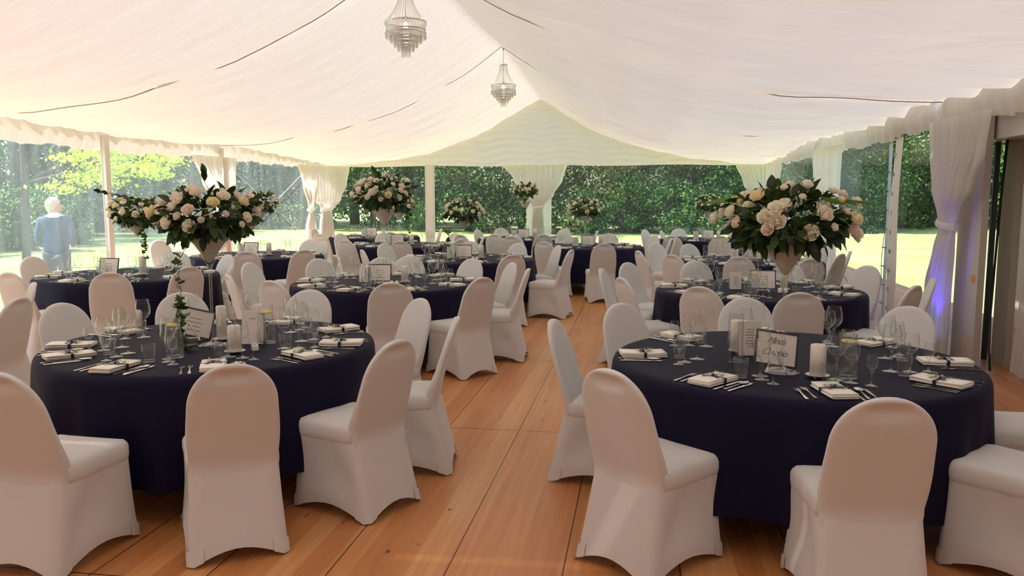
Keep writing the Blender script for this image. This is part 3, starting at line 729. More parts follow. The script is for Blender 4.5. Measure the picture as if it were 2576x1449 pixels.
def spoon():
    mb = MB(); st = [(-.095, .0075, .0012), (-.06, .006, .0015), (-.02, .003, .003), (.03, .003, .005)]
    vs = []
    for y, w, z in st: vs += [(-w, y, z), (w, y, z), (w, y, z + .0018), (-w, y, z + .0018)]
    mb.add(vs, [(i * 4 + a, i * 4 + b, i * 4 + 4 + b, i * 4 + 4 + a) for i in range(len(st) - 1) for a, b in ((0, 1), (1, 2), (2, 3), (3, 0))] + [(0, 3, 2, 1)])
    def bowl(u, v):
        a = 2 * PI * u; r = v; x = .021 * r * math.cos(a); y = .060 + .032 * r * math.sin(a); return (x, y, .0025 + .006 * r * r)
    mb.grid(bowl, 20, 6); return mb.mesh('spoon', 'chrome')
FORK, KNIFE, SPOON = fork(), knife(), spoon()
def napkin(seed):
    r = random.Random(seed); mb = MB(); z = .0008
    for k in range(5):
        sh = r.uniform(-.006, .006); s2 = .02 * (k - 2) * .2; th = .0042
        L0, L1 = -.125 + r.uniform(0, .008), .125 - r.uniform(0, .01)
        def fn(u, v, z=z, sh=sh, s2=s2, L0=L0, L1=L1, th=th):
            # closed rounded slab, slightly wavy
            a = 2 * PI * u; x = .058 * max(-1, min(1, 1.35 * math.cos(a))); zz = th / 2 + th / 2 * max(-1, min(1, 1.35 * math.sin(a)))
            y = L0 + (L1 - L0) * v
            return (x + sh + .10 * y * (.25 + s2), y, z + zz + .0015 * math.sin(v * 5 + seed) * (k + 1) * .3)
        mb.grid(fn, 16, 8); z += th + .0006
        n0 = len(mb.v) - 9 * 17
        mb.f.append(tuple(n0 + i for i in range(16))[::-1]); mb.f.append(tuple(n0 + 8 * 17 + i for i in range(16)))
    P = [('cloth', mb.mesh('cloth', 'napkin'))]; top = z + .0005
    mb = MB(); mb.box(-.064, .066, -.006, .007, .0, .0012, Matrix.Translation((0, 0, top)) @ Matrix.Rotation(.08, 4, 'Z'))
    mb.box(-.066, -.063, -.008, .007, -top + .001, .001, Matrix.Translation((0, 0, top))); mb.box(.064, .067, -.004, .011, -top + .001, .001, Matrix.Translation((0, 0, top)))
    for sg, an in ((1, .9), (-1, 2.2), (1, -.5), (-1, -2.4)):       # bow tails
        m = Matrix.Translation((0, 0, top + .002)) @ Matrix.Rotation(an, 4, 'Z') @ Matrix.Rotation(-.15, 4, 'Y')
        mb.grid(lambda u, v: (.05 * u, (v - .5) * .010 * (1 + u), .006 * math.sin(u * 5)), 6, 1, m)
    mb.lathe([(0, -.002), (.007, 0), (.008, .004), (0, .008)], 8, Matrix.Translation((0, 0, top)))
    P.append(('ribbon', mb.mesh('ribbon', 'ribbon', False)))
    mb = MB(); mb.box(-.034, .03, -.085, -.045, 0, .0008, Matrix.Translation((0, 0, top)) @ Matrix.Rotation(.2, 4, 'Z') @ Matrix.Rotation(.1, 4, 'X')); P.append(('name_card', mb.mesh('name_card', 'card', False)))
    mb = MB()
    for k in range(26):
        x, y = r.uniform(-.03, .04), r.uniform(.012, .06); a = r.uniform(0, 6.3); l = r.uniform(.006, .013)
        mb.add([(0, 0, 0), (l * .4, l * .5, .003), (0, l, .002), (-l * .4, l * .5, .003)], [(0, 1, 2, 3)], Matrix.Translation((x, y, top + r.uniform(.002, .012))) @ Matrix.Rotation(a, 4, 'Z') @ Matrix.Rotation(r.uniform(-.6, .6), 4, 'X'))
    mb.tube([(-.03, .015, top + .002), (0, .03, top + .006), (.04, .055, top + .004)], .0009, 4)
    P.append(('herb_sprig', mb.mesh('herb_sprig', 'sprig', False)))
    return P
NAP = [napkin(s) for s in range(3)]
SET = {'front left table': [-134, -97, -59, -27, 3, 38, 84, 122, 164, -162],
       'front right table': [-176, -127, -89, -43, -2, 45, 92, 137]}
FAR = ('back row left table', 'back row middle table', 'back row right table')
def lay(tb, a, word, lvl, rj):
    cx, cy = TB[tb]; rz = a + PI / 2 + rj.uniform(-.05, .05)
    ca, sa = math.cos(rz), math.sin(rz)
    def W(x, y, z=ZT): return (cx + x * ca - y * sa, cy + x * sa + y * ca, z)
    at = 'at %s of the %s' % (word, tb)
    j = lambda s: rj.uniform(-s, s)
    nm = NAP[rj.randrange(3)] if lvl < 2 else NAP[rj.randrange(3)][:2]
    place('folded_napkin', nm, W(j(.01), -.775 + j(.01)), rz + j(.15), 'folded ivory napkin with navy ribbon ' + at, 'napkin', 'napkins on the ' + tb)
    if lvl < 3:
        for nme, ms, x, y, g in (('fork', FORK, -.145, -.80, 'outer'), ('fork', FORK, -.108, -.79, 'inner'), ('knife', KNIFE, .155, -.79, 'outer'), ('knife', KNIFE, .095, -.795, 'inner'), ('spoon', SPOON, .125, -.78, '')):
            if lvl >= 2 and g == 'inner': continue
            place(nme, ms, W(x + j(.005), y + j(.012)), rz + j(.07), ('%s steel %s %s' % (g, nme, at)).strip(), nme, nme + 's on the ' + tb)
    gl = [('red_wine_glass', RED, .085, -.50, 'large wine glass'), ('white_wine_glass', WHITE, .150, -.565, 'medium wine glass'), ('water_tumbler', TUMB, .045, -.585, 'straight water tumbler'), ('liqueur_glass', SMALL, .215, -.615, 'small stemmed glass')]
    if lvl >= 3: gl = gl[:2]
    elif lvl == 2: gl = gl[:3]
    for nme, ms, x, y, g in gl:
        place(nme, ms, W(x + j(.012), y + j(.012)), 0, '%s %s' % (g, at), 'glass', nme.replace('_', ' ') + 'es on the ' + tb)
for ti, (tb, (cx, cy)) in enumerate(TB.items()):
    rj = random.Random(50 + ti)
    lvl = 0 if 'front' in tb else (1 if 'second' in tb else (2 if 'third' in tb else 3))
    angs = SET.get(tb)
    if not angs:
        ca = chair_pos[tb][0]; n = 9; angs = [math.degrees(ca) + 360 * k / n for k in range(n)]
    used = set()
    for d in angs:
        a = R(((d + 180) % 360) - 180); lay(tb, a, clock_of(a, used), lvl, rj)

# ------------------------------------------------------------------ centrepieces
def candle_parts(h, r=.036):
    c = lathe_mesh('candle_body', [(0, 0), (r, 0), (r, h - .006), (r - .004, h - .001), (r - .012, h + .001), (.006, h - .003), (0, h - .003)], 'wax', 28)
    mb = MB(); mb.tube([(0, 0, h - .004), (.001, 0, h + .006), (.003, 0, h + .012)], .0011, 5); w = mb.mesh('wick', 'black')
    return [('candle_body', c, (0, 0, 0), [('wick', w)])]
DISH = [('plate', lathe_mesh('plate', [(0, .010), (.046, .010), (.056, .013), (.058, .015), (.055, .012), (.044, .007), (0, .007)], 'ceramic', 32))]
for k in range(3):
    mb = MB(); a = k * 2 * PI / 3; mb.lathe([(0, 0), (.005, .0), (.006, .008), (0, .009)], 8, Matrix.Translation((.032 * math.cos(a), .032 * math.sin(a), 0))); DISH.append(('foot', mb.mesh('foot', 'ceramic')))
def candle(x, y, h, desc, tb, r=.036):
    place('candle_dish', DISH, (x, y, ZT), 0, 'white dish under the %s on the %s' % (desc, tb), 'dish')
    place('pillar_candle', candle_parts(h, r), (x, y, ZT + .0105), 0, '%s on the %s' % (desc, tb), 'candle')
def carafe_parts(h=.215):
    body = lathe_mesh('body', [(0, 0), (.048, 0), (.052, .006), (.052, .05), (.048, .10), (.040, .15), (.038, .175), (.041, h), (.039, h), (.036, .175), (.038, .15), (.046, .10), (.049, .05), (.046, .012), (0, .010)], 'glass', 28)
    water = lathe_mesh('water', [(0, .0115), (.0455, .013), (.0485, .05), (.0455, .10), (.0378, .15), (.0357, .172), (0, .172)], 'water', 24)
    mb = MB(); mb.lathe([(0, -.0025), (.030, -.003), (.0325, 0), (.030, .003), (0, .0025)], 20, Matrix.Translation((0, 0, .178)) @ Matrix.Rotation(.12, 4, 'X')); lem = mb.mesh('lemon_slice', 'lemon')
    return [('body', body), ('water', water), ('lemon_slice', lem)]
CAR = carafe_parts()
SHAK = [('body', lathe_mesh('body', [(0, 0), (.019, 0), (.021, .004), (.020, .028), (.015, .038), (.006, .043), (0, .0435)], 'ceramic', 18)),
        ('holes', lathe_mesh('holes', [(0, .0438), (.0025, .0438)], 'black', 8))]
def menu_parts(lines=True):
    mb = MB(); mb.box(-.052, .052, -.003, .0, 0, .155, Matrix.Rotation(-.12, 4, 'X')); mb.box(-.052, .052, .0, .003, 0, .155, Matrix.Translation((0, .04, 0)) @ Matrix.Rotation(.12, 4, 'X'))
    P = [('card', mb.mesh('card', 'card', False))]
    mb = MB()
    for k in range(7 if lines else 1):
        w = .014 + .010 * ((k * 7) % 3) / 2; z = .118 - k * .013
        mb.box(-w, w, -.0042, -.0036, z, z + .003, Matrix.Rotation(-.12, 4, 'X'))
    P.append(('printing', mb.mesh('printing', 'ink', False)))
    return P
MENU, MENU1 = menu_parts(), menu_parts(False)
def easel_parts(words, w=.078, h=.062):
    P = []; rot = Matrix.Translation((0, 0, .022)) @ Matrix.Rotation(-.24, 4, 'X')
    mb = MB()
    for a in ((-w, w, 0, .007), (-w, w, 2 * h - .007, 2 * h)): mb.box(a[0], a[1], -.004, .006, a[2], a[3], rot)
    for a in ((-w, -w + .007), (w - .007, w)): mb.box(a[0], a[1], -.004, .006, .007, 2 * h - .007, rot)
    fr = mb.mesh('picture_frame', 'frame_black', False)
    mb = MB(); mb.box(-w + .006, w - .006, -.001, .003, .006, 2 * h - .006, rot); cd = mb.mesh('card', 'card', False)
    P.append(('picture_frame', fr)); P.append(('card', cd))
    mb = MB(); mb.tube([(-.042, -.018, .016), (.042, -.018, .016)], .004, 8); mb.tube([(-.038, -.018, .016), (-.042, -.026, 0)], .0045, 8); mb.tube([(.038, -.018, .016), (.042, -.026, 0)], .0045, 8)
    mb.tube([(0, .012, .09), (0, .055, .0)], .0035, 8); mb.tube([(-.036, -.016, .014), (0, .02, .10)], .003, 6); mb.tube([(.036, -.016, .014), (0, .02, .10)], .003, 6)
    P.append(('easel', mb.mesh('easel', 'ceramic')))
    return P
def easel(x, y, rz, roll, words, tb, lean=''):
    o = place('table_sign', easel_parts(words, .112 / 1.2, .086 / 1.2), (x, y, ZT), rz, 'dark framed %s on a tiny white easel on the %s' % (lean or 'name card', tb), 'table sign', scale=1.2)
    card = [c for c in o.children if c.name.startswith('card')][0]
    if words:
        for k, wd in enumerate(words):
            cu = bpy.data.curves.new('lettering', 'FONT'); cu.body = wd; cu.size = .040; cu.shear = .55; cu.align_x = 'CENTER'; cu.extrude = .0003; cu.space_character = .82
            cu.materials.append(M['ink'])
            tmp = bpy.data.objects.new('tmp', cu); COL.objects.link(tmp); dg = bpy.context.evaluated_depsgraph_get(); me = bpy.data.meshes.new_from_object(tmp.evaluated_get(dg)); bpy.data.objects.remove(tmp)
            t = link('lettering', me, card)
            m = Matrix.Translation((0, 0, .022)) @ Matrix.Rotation(-.24, 4, 'X') @ Matrix.Translation((-.006 - .004 * k, -.0018, .091 - .048 * k)) @ Matrix.Rotation(PI / 2, 4, 'X')
            t.matrix_local = m
    else:
        mb = MB()
        for k in range(4):
            w = .03 + .01 * (k % 2); mb.box(-w, w, -.0018, -.0012, .092 - k * .02, .095 - k * .02, Matrix.Translation((0, 0, .022)) @ Matrix.Rotation(-.24, 4, 'X'))
        link('printing', mb.mesh('printing', 'ink', False), card)
    for c in o.children:
        if not c.name.startswith('easel') and roll:
            c.rotation_euler = (0, roll, 0)
    return o

# vase
VASE = [('base', lathe_mesh('base', [(0, 0), (.085, 0), (.087, .003), (.06, .011), (.02, .022), (.009, .034), (0, .036)], 'glass_foot', 36)),
        ('stem', lathe_mesh('stem', [(.010, .028), (.0075, .05), (.007, .25), (.0085, .42), (.013, .455), (.020, .475)], 'glass_foot', 16)),
        ('bowl', lathe_mesh('bowl', [(.0, .462), (.018, .470), (.045, .515), (.085, .575), (.126, .632), (.130, .636)], 'glass', 40)),
        ('filling', lathe_mesh('filling', [(.0, .478), (.016, .486), (.043, .53), (.082, .588), (.116, .622), (.0, .626)], 'frost', 36))]
def leaf_geo(mb, m, L, w, curl=.2, fold=.25):
    st = [(0, .02), (.18, .55), (.42, 1), (.68, .82), (.88, .38), (1, .0)]
    vs = []
    for q, k in st:
        z = -curl * L * q * q; ww = w * k
        vs += [(-ww, q * L, z + fold * ww), (0, q * L, z), (ww, q * L, z + fold * ww)]
    fs = []
    for i in range(len(st) - 1):
        o = i * 3; fs += [(o, o + 1, o + 4, o + 3), (o + 1, o + 2, o + 5, o + 4)]
    mb.add(vs, fs, m)
def rose_mesh(seed, mat, r=.036):
    q = random.Random(seed); mb = MB()
    for layer, (n, rad, hgt, open_) in enumerate(((3, .32, .95, .05), (4, .55, .95, .12), (5, .78, .9, .3), (6, 1.0, .78, .55))):
        for k in range(n):
            a0 = 2 * PI * (k + q.uniform(-.15, .15)) / n + layer; wid = 2 * PI / n * .78
            def fn(u, v, a0=a0, wid=wid, rad=rad, hgt=hgt, open_=open_):
                a = a0 + (u - .5) * wid * 1.25; e = 1 - (2 * u - 1) ** 4 * .25
                rr = r * rad * (math.sin(v * 1.9) ** .6 * .92 + open_ * v * v * .55) * (1 if v > 0 else .2)
                z = r * (-.75 + 1.75 * hgt * v * e - open_ * .6 * v ** 4)
                return (rr * math.cos(a), rr * math.sin(a), z)
            mb.grid(fn, 5, 5)
    mb.lathe([(0, -.85 * r), (.25 * r, -.78 * r), (.3 * r, .0), (.22 * r, .55 * r), (0, .62 * r)], 8)
    return mb.mesh('rose', mat)
ROSES = [rose_mesh(i, m, rr) for i, (m, rr) in enumerate((('rose_ivory', .033), ('rose_ivory', .027), ('rose_pink', .031), ('rose_yellow', .030), ('rose_ivory', .021), ('rose_pink', .025), ('rose_ivory', .016), ('rose_yellow', .018)))]
def look_rot(d, spin=0):
    return Vector(d).to_track_quat('Z', 'Y').to_matrix().to_4x4() @ Matrix.Rotation(spin, 4, 'Z')
VH = {'second row middle table': 1.17, 'back row middle table': 1.19, 'fourth row middle table': .82, 'third row middle table': .83, 'back row right table': .88, 'second row left table': .88, 'fourth row left table': .9}
def bouquet(x, y, tb, seed, rx=.29, rz_=.17, nrose=30, nleaf=240, ivy=None, big=0, zc=.78, extra=(), spray=None):
    r = random.Random(seed)
    vh = VH.get(tb, 1.0); vo = place('martini_vase', VASE, (x, y, ZT), 0, 'tall clear martini vase with white filling on the ' + tb, 'vase', 'tall martini vases'); vo.scale = (1, 1, vh)
    o = link('flower_arrangement', None, None, (x, y, ZT + .636 * vh - .036)); tag(o, 'ivory rose bouquet spreading from the tall vase on the ' + tb, 'flower arrangement', 'rose bouquets in tall vases')
    c = Vector((0, 0, zc - .625))
    mb = MB()
    for k in range(int(nleaf * 1.9)):
        a = r.uniform(0, 2 * PI); e = r.choice((r.uniform(-1.05, -.1), r.uniform(-.5, 1.2))); q = r.uniform(.12, 1.0) ** .5
        d = Vector((math.cos(a) * math.cos(e), math.sin(a) * math.cos(e), math.sin(e)))
        p = c + Vector((d.x * rx * q * .82, d.y * rx * q * .82, d.z * rz_ * q * .85))
        out = (d + Vector((r.uniform(-.6, .6), r.uniform(-.6, .6), r.uniform(-.5, .4)))).normalized()
        m = Matrix.Translation(p) @ out.to_track_quat('Y', 'Z').to_matrix().to_4x4() @ Matrix.Rotation(r.uniform(-1.2, 1.2), 4, 'Y')
        L = r.uniform(.05, .10); leaf_geo(mb, m, L, L * r.uniform(.22, .32), r.uniform(0, .4))
    for k in range(7):                                            # stems down into the vase
        a = r.uniform(0, 6.28); mb.tube([(0, 0, .02), (.05 * math.cos(a), .05 * math.sin(a), .06), (.16 * math.cos(a), .16 * math.sin(a), c.z)], .003, 4)
    link('foliage', mb.mesh('foliage', 'leaf'), o)
    if big:
        for k in range(big):
            a = [2.9, -.35, .4, -1.2, 2.2][k % 5] + r.uniform(-.2, .2) + YAW; d = Vector((math.cos(a), math.sin(a), .28)).normalized()
            mb = MB(); m = Matrix.Translation(c + d * rx * .62 + Vector((0, 0, .01))) @ d.to_track_quat('Y', 'Z').to_matrix().to_4x4() @ Matrix.Rotation(r.uniform(-.5, .5), 4, 'Y')
            leaf_geo(mb, m, .20, .05, .30, .3); link('broad_leaf', mb.mesh('broad_leaf', 'leaf_big'), o)
    nrose = int(nrose * 1.5)
    for k in range(nrose):
        fr = (k + .5) / nrose; e = math.asin(min(1, -.42 + 1.38 * fr)); a = k * 2.39996 + r.uniform(-.25, .25)
        d = Vector((math.cos(a) * math.cos(e), math.sin(a) * math.cos(e), math.sin(e))); q = r.uniform(.86, 1.06)
        p = c + Vector((d.x * rx * q, d.y * rx * q, d.z * rz_ * q))
        ms = ROSES[r.choice((0, 0, 0, 1, 1, 2, 3, 4, 5, 6, 6, 7))]
        f = link('rose', ms, o); f.matrix_local = Matrix.Translation(p) @ look_rot((d.x * 1.1, d.y * 1.1, d.z + .45), r.uniform(0, 6))
    mb = MB()                                                     # baby's breath
    for k in range(110):
        a = r.uniform(0, 6.28); e = r.uniform(.0, 1.4); q = r.uniform(.8, 1.02)
        p = c + Vector((math.cos(a) * math.cos(e) * rx * q * .9, math.sin(a) * math.cos(e) * rx * q * .9, math.sin(e) * rz_ * q)); s = r.uniform(.003, .006)
        mb.add([(p.x + s, p.y, p.z), (p.x - s, p.y, p.z), (p.x, p.y + s, p.z), (p.x, p.y - s, p.z), (p.x, p.y, p.z + s), (p.x, p.y, p.z - s)],
               [(0, 2, 4), (2, 1, 4), (1, 3, 4), (3, 0, 4), (2, 0, 5), (1, 2, 5), (3, 1, 5), (0, 3, 5)])
    g = link('baby_breath', mb.mesh('baby_breath', 'gyp', False), o); g['kind'] = 'stuff'
    if spray:                                                     # thin leafy twigs poking out
        for d, L in spray:
            d = Vector(d).normalized(); mb = MB(); pts = [c + d * (rx * .6 + L * t) + Vector((0, 0, -.03 * t * t)) for t in (0, .33, .66, 1)]; mb.tube(pts, .0018, 4)
            for t in range(4 if d.z > .8 else 11):
                p = c + d * (rx * .6 + L * (t + 1) / 9.5)
                for sg in (-1, 1):
                    dd = (d + Vector((-d.y, d.x, .3)) * sg * .9).normalized(); big_ = d.z > .8; leaf_geo(mb, Matrix.Translation(p) @ dd.to_track_quat('Y', 'Z').to_matrix().to_4x4() @ Matrix.Rotation(r.uniform(-1.2, 1.2), 4, 'Y'), .075 if big_ else .042, .019 if big_ else .012, .2)
            link('leafy_twig', mb.mesh('leafy_twig', 'leaf'), o)
    if ivy:
        dx, dy, drop, land = ivy
        mb = MB(); pts = []; n = 16
        for k in range(n + 1):
            t = k / n; s = min(1, t * 3.2)
            pts.append(Vector((dx * s + .022 * math.sin(k * 1.7), dy * s + .02 * math.cos(k * 1.3), c.z - .04 - drop * max(0, t - .08) / .92)))
        if land:
            zt = .0 - .60 + .012
            for k in range(1, 6): pts.append(Vector((pts[n].x + land[0] * k / 5, pts[n].y + land[1] * k / 5, zt + .008)))
        mb.tube(pts, .0018, 5); vine = mb.mesh('ivy_trail', 'twig'); v = link('ivy_trail', vine, o)
        mb = MB()
        for k in range(2, len(pts)):
            if r.random() < .15 and k > 4: continue
            for q in range(r.choice((2, 3, 3, 4))):
                a = r.uniform(0, 6.28); s = r.uniform(.020, .038)
                vs = [(0, 0, 0)] + [(s * rr * math.sin(t), s * rr * math.cos(t) + s * .5, 0) for t, rr in ((-2.2, .7), (-1.3, 1.05), (-.75, .65), (0, 1.35), (.75, .65), (1.3, 1.05), (2.2, .7))]
                mb.add(vs, [(0, i, i + 1) for i in range(1, 7)], Matrix.Translation(pts[k] + Vector((r.uniform(-.02, .02), r.uniform(-.02, .02), r.uniform(-.01, .015)))) @ Matrix.Rotation(a, 4, 'Z') @ Matrix.Rotation(r.uniform(.3, 1.3) if k <= n else r.uniform(-.2, .2), 4, 'X'))
        link('ivy_leaves', mb.mesh('ivy_leaves', 'ivy', False), v)
    return o
RT = Vector((math.cos(YAW), math.sin(YAW), 0)); FW = Vector((-math.sin(YAW), math.cos(YAW), 0))
def sc2(a, b): v = RT * a + FW * b; return v.x, v.y
iv = sc2(-.135, -.13); ld_ = sc2(.07, -.06)
bouquet(-2.455, 4.36, 'front left table', 11, .30, .165, 34, 260, ivy=(iv[0], iv[1], .74, ld_), spray=[((RT * -1 + Vector((0, 0, .22))), .38), ((RT * .9 + Vector((0, 0, .3))), .1), ((RT * -.05 + Vector((0, 0, 1))), .10)])
bouquet(.70, 4.12, 'front right table', 12, .33, .17, 36, 280, big=5, spray=[((RT * .9 + Vector((0, 0, -.15))), .12)])
bouquet(-2.50, 7.75, 'second row middle table', 13, .29, .18, 30, 200, big=1, zc=.80, spray=[((RT * -.4 + Vector((0, 0, 1))), .12), ((RT * 1 + Vector((0, 0, .2))), .12)])
bouquet(1.10, 7.95, 'second row right table', 14, .28, .16, 26, 160)
iv = sc2(.12, -.14)
bouquet(-5.42, 8.15, 'second row left table', 15, .30, .165, 30, 200, ivy=(iv[0], iv[1], .50, None), spray=[((RT * 1 + Vector((0, 0, .25))), .34)])
bouquet(-5.45, 11.1, 'third row left table', 16, .28, .16, 20, 120)
iv = sc2(-.2, -.14)
bouquet(-2.43, 11.1, 'third row middle table', 17, .27, .18, 24, 140, ivy=(iv[0], iv[1], .45, None))
bouquet(1.40, 11.2, 'third row right table', 18, .26, .15, 18, 110)
iv = sc2(.17, -.1)
bouquet(-4.17, 13.8, 'fourth row left table', 19, .27, .15, 18, 110, ivy=(iv[0], iv[1], .62, None))
bouquet(-.93, 13.9, 'fourth row middle table', 20, .29, .18, 22, 130)
bouquet(-5.50, 16.4, 'back row left table', 21, .27, .16, 18, 110)
iv = sc2(-.02, -.12)
bouquet(-2.28, 16.2, 'back row middle table', 22, .26, .15, 18, 110, ivy=(iv[0], iv[1], .6, None), zc=.86)
bouquet(1.30, 16.4, 'back row right table', 23, .27, .20, 18, 120)

# objects around the vase on the two front tables
tb = 'front left table'
candle(-2.475, 4.50, .20, 'taller ivory pillar candle', tb, .030); candle(-2.21, 4.15, .145, 'shorter ivory pillar candle', tb)
easel(-2.66, 4.46, YAW + .55, .3, None, tb, 'name card turned aside')
place('menu_card', MENU1, (-2.24, 4.42, ZT), YAW - .05, 'standing folded cream menu card on the ' + tb, 'menu card', scale=1.25)
place('salt_shaker', SHAK, (-2.13, 4.23, ZT), 0, 'white ceramic shaker in front of the carafe on the front left table', 'shaker')
place('water_carafe', CAR, (-2.17, 4.46, ZT), .3, 'clear water carafe with flat shoulders right of the menu on the ' + tb, 'carafe', scale=1.05)
place('water_carafe', CAR, (-2.47, 3.98, ZT), .9, 'clear carafe with a lemon slice beside the ivy on the ' + tb, 'carafe')
tb = 'front right table'
candle(.849, 4.02, .150, 'ivory pillar candle standing in front', tb, .037); candle(.545, 4.60, .17, 'ivory pillar candle behind the tall glass', tb, .045)
easel(.665, 4.13, YAW + .12, .17, ('Minda', 'Ciambio'), tb, 'two-word sign')
place('menu_card', MENU, (.60, 4.52, ZT), YAW, 'standing cream menu card behind the sign on the ' + tb, 'menu card', scale=1.2)
place('water_carafe', CAR, (.985, 4.03, ZT), .3, 'clear carafe with a lemon slice right of the candle on the ' + tb, 'carafe')
TALL = lathe_mesh('glass_cylinder', [(0, 0), (.038, 0), (.040, .003), (.040, .26), (.038, .26), (.038, .012), (0, .010)], 'glass', 28)
place('glass_cylinder', TALL, (.50, 4.34, ZT), 0, 'tall clear glass cylinder left of the sign on the front right table', 'glass cylinder')
rj = random.Random(9)
for tb, (cx, cy) in TB.items():
    if 'front' in tb: continue
    k = 1 if 'second' in tb else .0
    a = sc2(-.16, -.12); candle(cx + sc2(.2, -.10)[0], cy + sc2(.2, -.10)[1], rj.uniform(.12, .2), 'ivory candle by the vase', tb)
    q = sc2(-.03 if 'second row left' not in tb else -.12, -.22); easel(cx + q[0], cy + q[1], YAW + rj.uniform(-.2, .3), 0, None, tb, 'printed card')
    q = sc2(-.22, -.02); place('menu_card', MENU, (cx + q[0], cy + q[1], ZT), YAW + rj.uniform(-.3, .3), 'standing cream menu card left of the vase on the ' + tb, 'menu card')
    q = sc2(-.14, -.30); place('water_carafe', CAR, (cx + q[0], cy + q[1], ZT), 1, 'clear carafe with a lemon slice on the ' + tb, 'carafe')
    if 'second' in tb or 'third' in tb:
        q = sc2(.10, -.30); place('salt_shaker', SHAK, (cx + q[0], cy + q[1], ZT), 0, 'white shaker standing left of its twin on the ' + tb, 'shaker')
        q = sc2(.15, -.30); place('pepper_shaker', SHAK, (cx + q[0], cy + q[1], ZT), 0, 'white shaker standing right of its twin on the ' + tb, 'shaker')

# ------------------------------------------------------------------ outdoors
mb = MB(); mb.box(-120, 120, -60, 140, -.3, -.125); g = link('ground', mb.mesh('ground', 'lawn', False)); g['kind'] = 'structure'
def crown(mat, seed, H, W_, z0, n, ls=.2, clumps=34):
    r = random.Random(seed); mb = MB(); cl = []
    for k in range(clumps):
        a = r.uniform(0, 6.28); z = r.uniform(z0, H); q = (z - z0) / (H - z0); rad = W_ * (.55 + .45 * math.sin(PI * min(1, q * .8 + .2))) * r.uniform(.2, 1) ** .5
        cl.append((rad * math.cos(a), rad * math.sin(a), z, r.uniform(.5, 1.15) * W_ * .34))
    for k in range(n):
        c = cl[r.randrange(clumps)]; d = Vector((r.gauss(0, 1), r.gauss(0, 1), r.gauss(0, .8))).normalized() * c[3] * r.uniform(.55, 1.05)
        p = Vector(c[:3]) + d; s = ls * r.uniform(.6, 1.3)
        nrm = (d.normalized() + Vector((r.uniform(-.7, .7), r.uniform(-.7, .7), r.uniform(-.2, .9)))).normalized()
        m = Matrix.Translation(p) @ look_rot(nrm, r.uniform(0, 6))
        mb.add([(0, -s * .6, 0), (s * .38, -s * .1, s * .08), (0, s * .7, 0), (-s * .38, -s * .1, s * .08)], [(0, 1, 2), (0, 2, 3)], m)
    return mb.mesh('foliage', mat, False)
def trunk(H, seed, r0=.2, z0=0):
    r = random.Random(seed); mb = MB()
    mb.tube([(.0, 0, z0), (.05, .02, H * .3), (-.08, .05, H * .6), (0, 0, H * .95)], [r0, r0 * .75, r0 * .5, r0 * .15], 10)
    for k in range(6):
        a = r.uniform(0, 6.28); z = H * r.uniform(.3, .75); L = H * .28
        mb.tube([(0, 0, z), (L * .5 * math.cos(a), L * .5 * math.sin(a), z + L * .35), (L * math.cos(a), L * math.sin(a), z + L * .5)], [r0 * .4, r0 * .25, r0 * .08], 6)
    return mb.mesh('trunk', 'bark')
KT = [('deep green broadleaf', crown('tree_a', 1, 8.5, 3.0, 1.0, 17000, .13, 60)), ('mid green broadleaf', crown('tree_b', 2, 8, 2.8, .8, 17000, .12, 60)), ('dark green dense', crown('tree_a', 3, 9, 3.2, .3, 19000, .125, 66)),
      ('olive grey dense', crown('tree_g', 4, 7, 3.0, .3, 19000, .10, 70))]
TK = [trunk(8, 1), trunk(7.5, 2, .16), trunk(8.5, 3, .24), trunk(7, 4, .14)]
rt = random.Random(21); cnt = {}
def put_tree(x, y, k, s=1., where='', name='broadleaf_tree'):
    o = link(name, None, None, (x, y, -.125)); o.rotation_euler.z = rt.uniform(0, 6.28); o.scale = (s, s, s * rt.uniform(.9, 1.1))
    link('foliage', KT[k][1], o); link('trunk', TK[k], o)
    tag(o, '%s tree %s' % (KT[k][0], where), 'tree', 'trees around the lawn')
bk = [(-27, 44), (-23.5, 40.5), (-20, 42), (-17, 39.5), (-14, 41.5), (-11, 39.5), (-8.2, 38.6), (-5.6, 38.2), (-3.2, 37.4), (-.6, 40.5), (2.2, 39.4), (5, 40.5), (8, 41), (11, 43), (14.2, 47), (18, 50), (22, 50)]
KK = [0, 1, 2, 0, 1, 1, 0, 3, 3, 3, 0, 1, 0, 1, 2, 0, 2]
ordn = ['first', 'second', 'third', 'fourth', 'fifth', 'sixth', 'seventh', 'eighth', 'ninth', 'tenth', 'eleventh', 'twelfth', 'thirteenth', 'fourteenth', 'fifteenth', 'sixteenth', 'seventeenth', 'eighteenth', 'nineteenth', 'twentieth']
for i, (x, y) in enumerate(bk): put_tree(x, y, KK[i], rt.uniform(.95, 1.15), 'at the back lawn edge, %s counted from the left' % ordn[i])
for i in range(18):
    x = -30 + i * 3.3; put_tree(x + rt.uniform(-.7, .7), 46.5 + rt.uniform(-1, 2) + max(0, x - 8) * .5, (i * 2) % 3, rt.uniform(1.2, 1.45), 'in the second row behind the lawn edge, %s from the left' % ordn[i])
for i, (x, y, k) in enumerate([(-23, 14.5, 2), (-24.5, 19.5, 0), (-25, 24.5, 1), (-24.5, 29, 0), (-24.5, 34, 2), (-26, 38, 0), (-28.5, 17, 2), (-30, 23, 0), (-31, 30, 2), (-33, 38, 0), (-22.5, 9, 1), (-27.5, 11, 0)]):
    put_tree(x, y, k, rt.uniform(1, 1.2), 'beyond the left clear wall, %s counted from the front' % ordn[i])
for i, (x, y, k) in enumerate([(19, 50, 1), (19.5, 43, 0), (24, 38, 1), (29, 32, 0), (28, 45, 2), (34, 39, 0), (15.5, 47, 2)]):
    put_tree(x, y, k, rt.uniform(1, 1.15), 'beyond the right clear wall, %s of the trees there' % ordn[i])
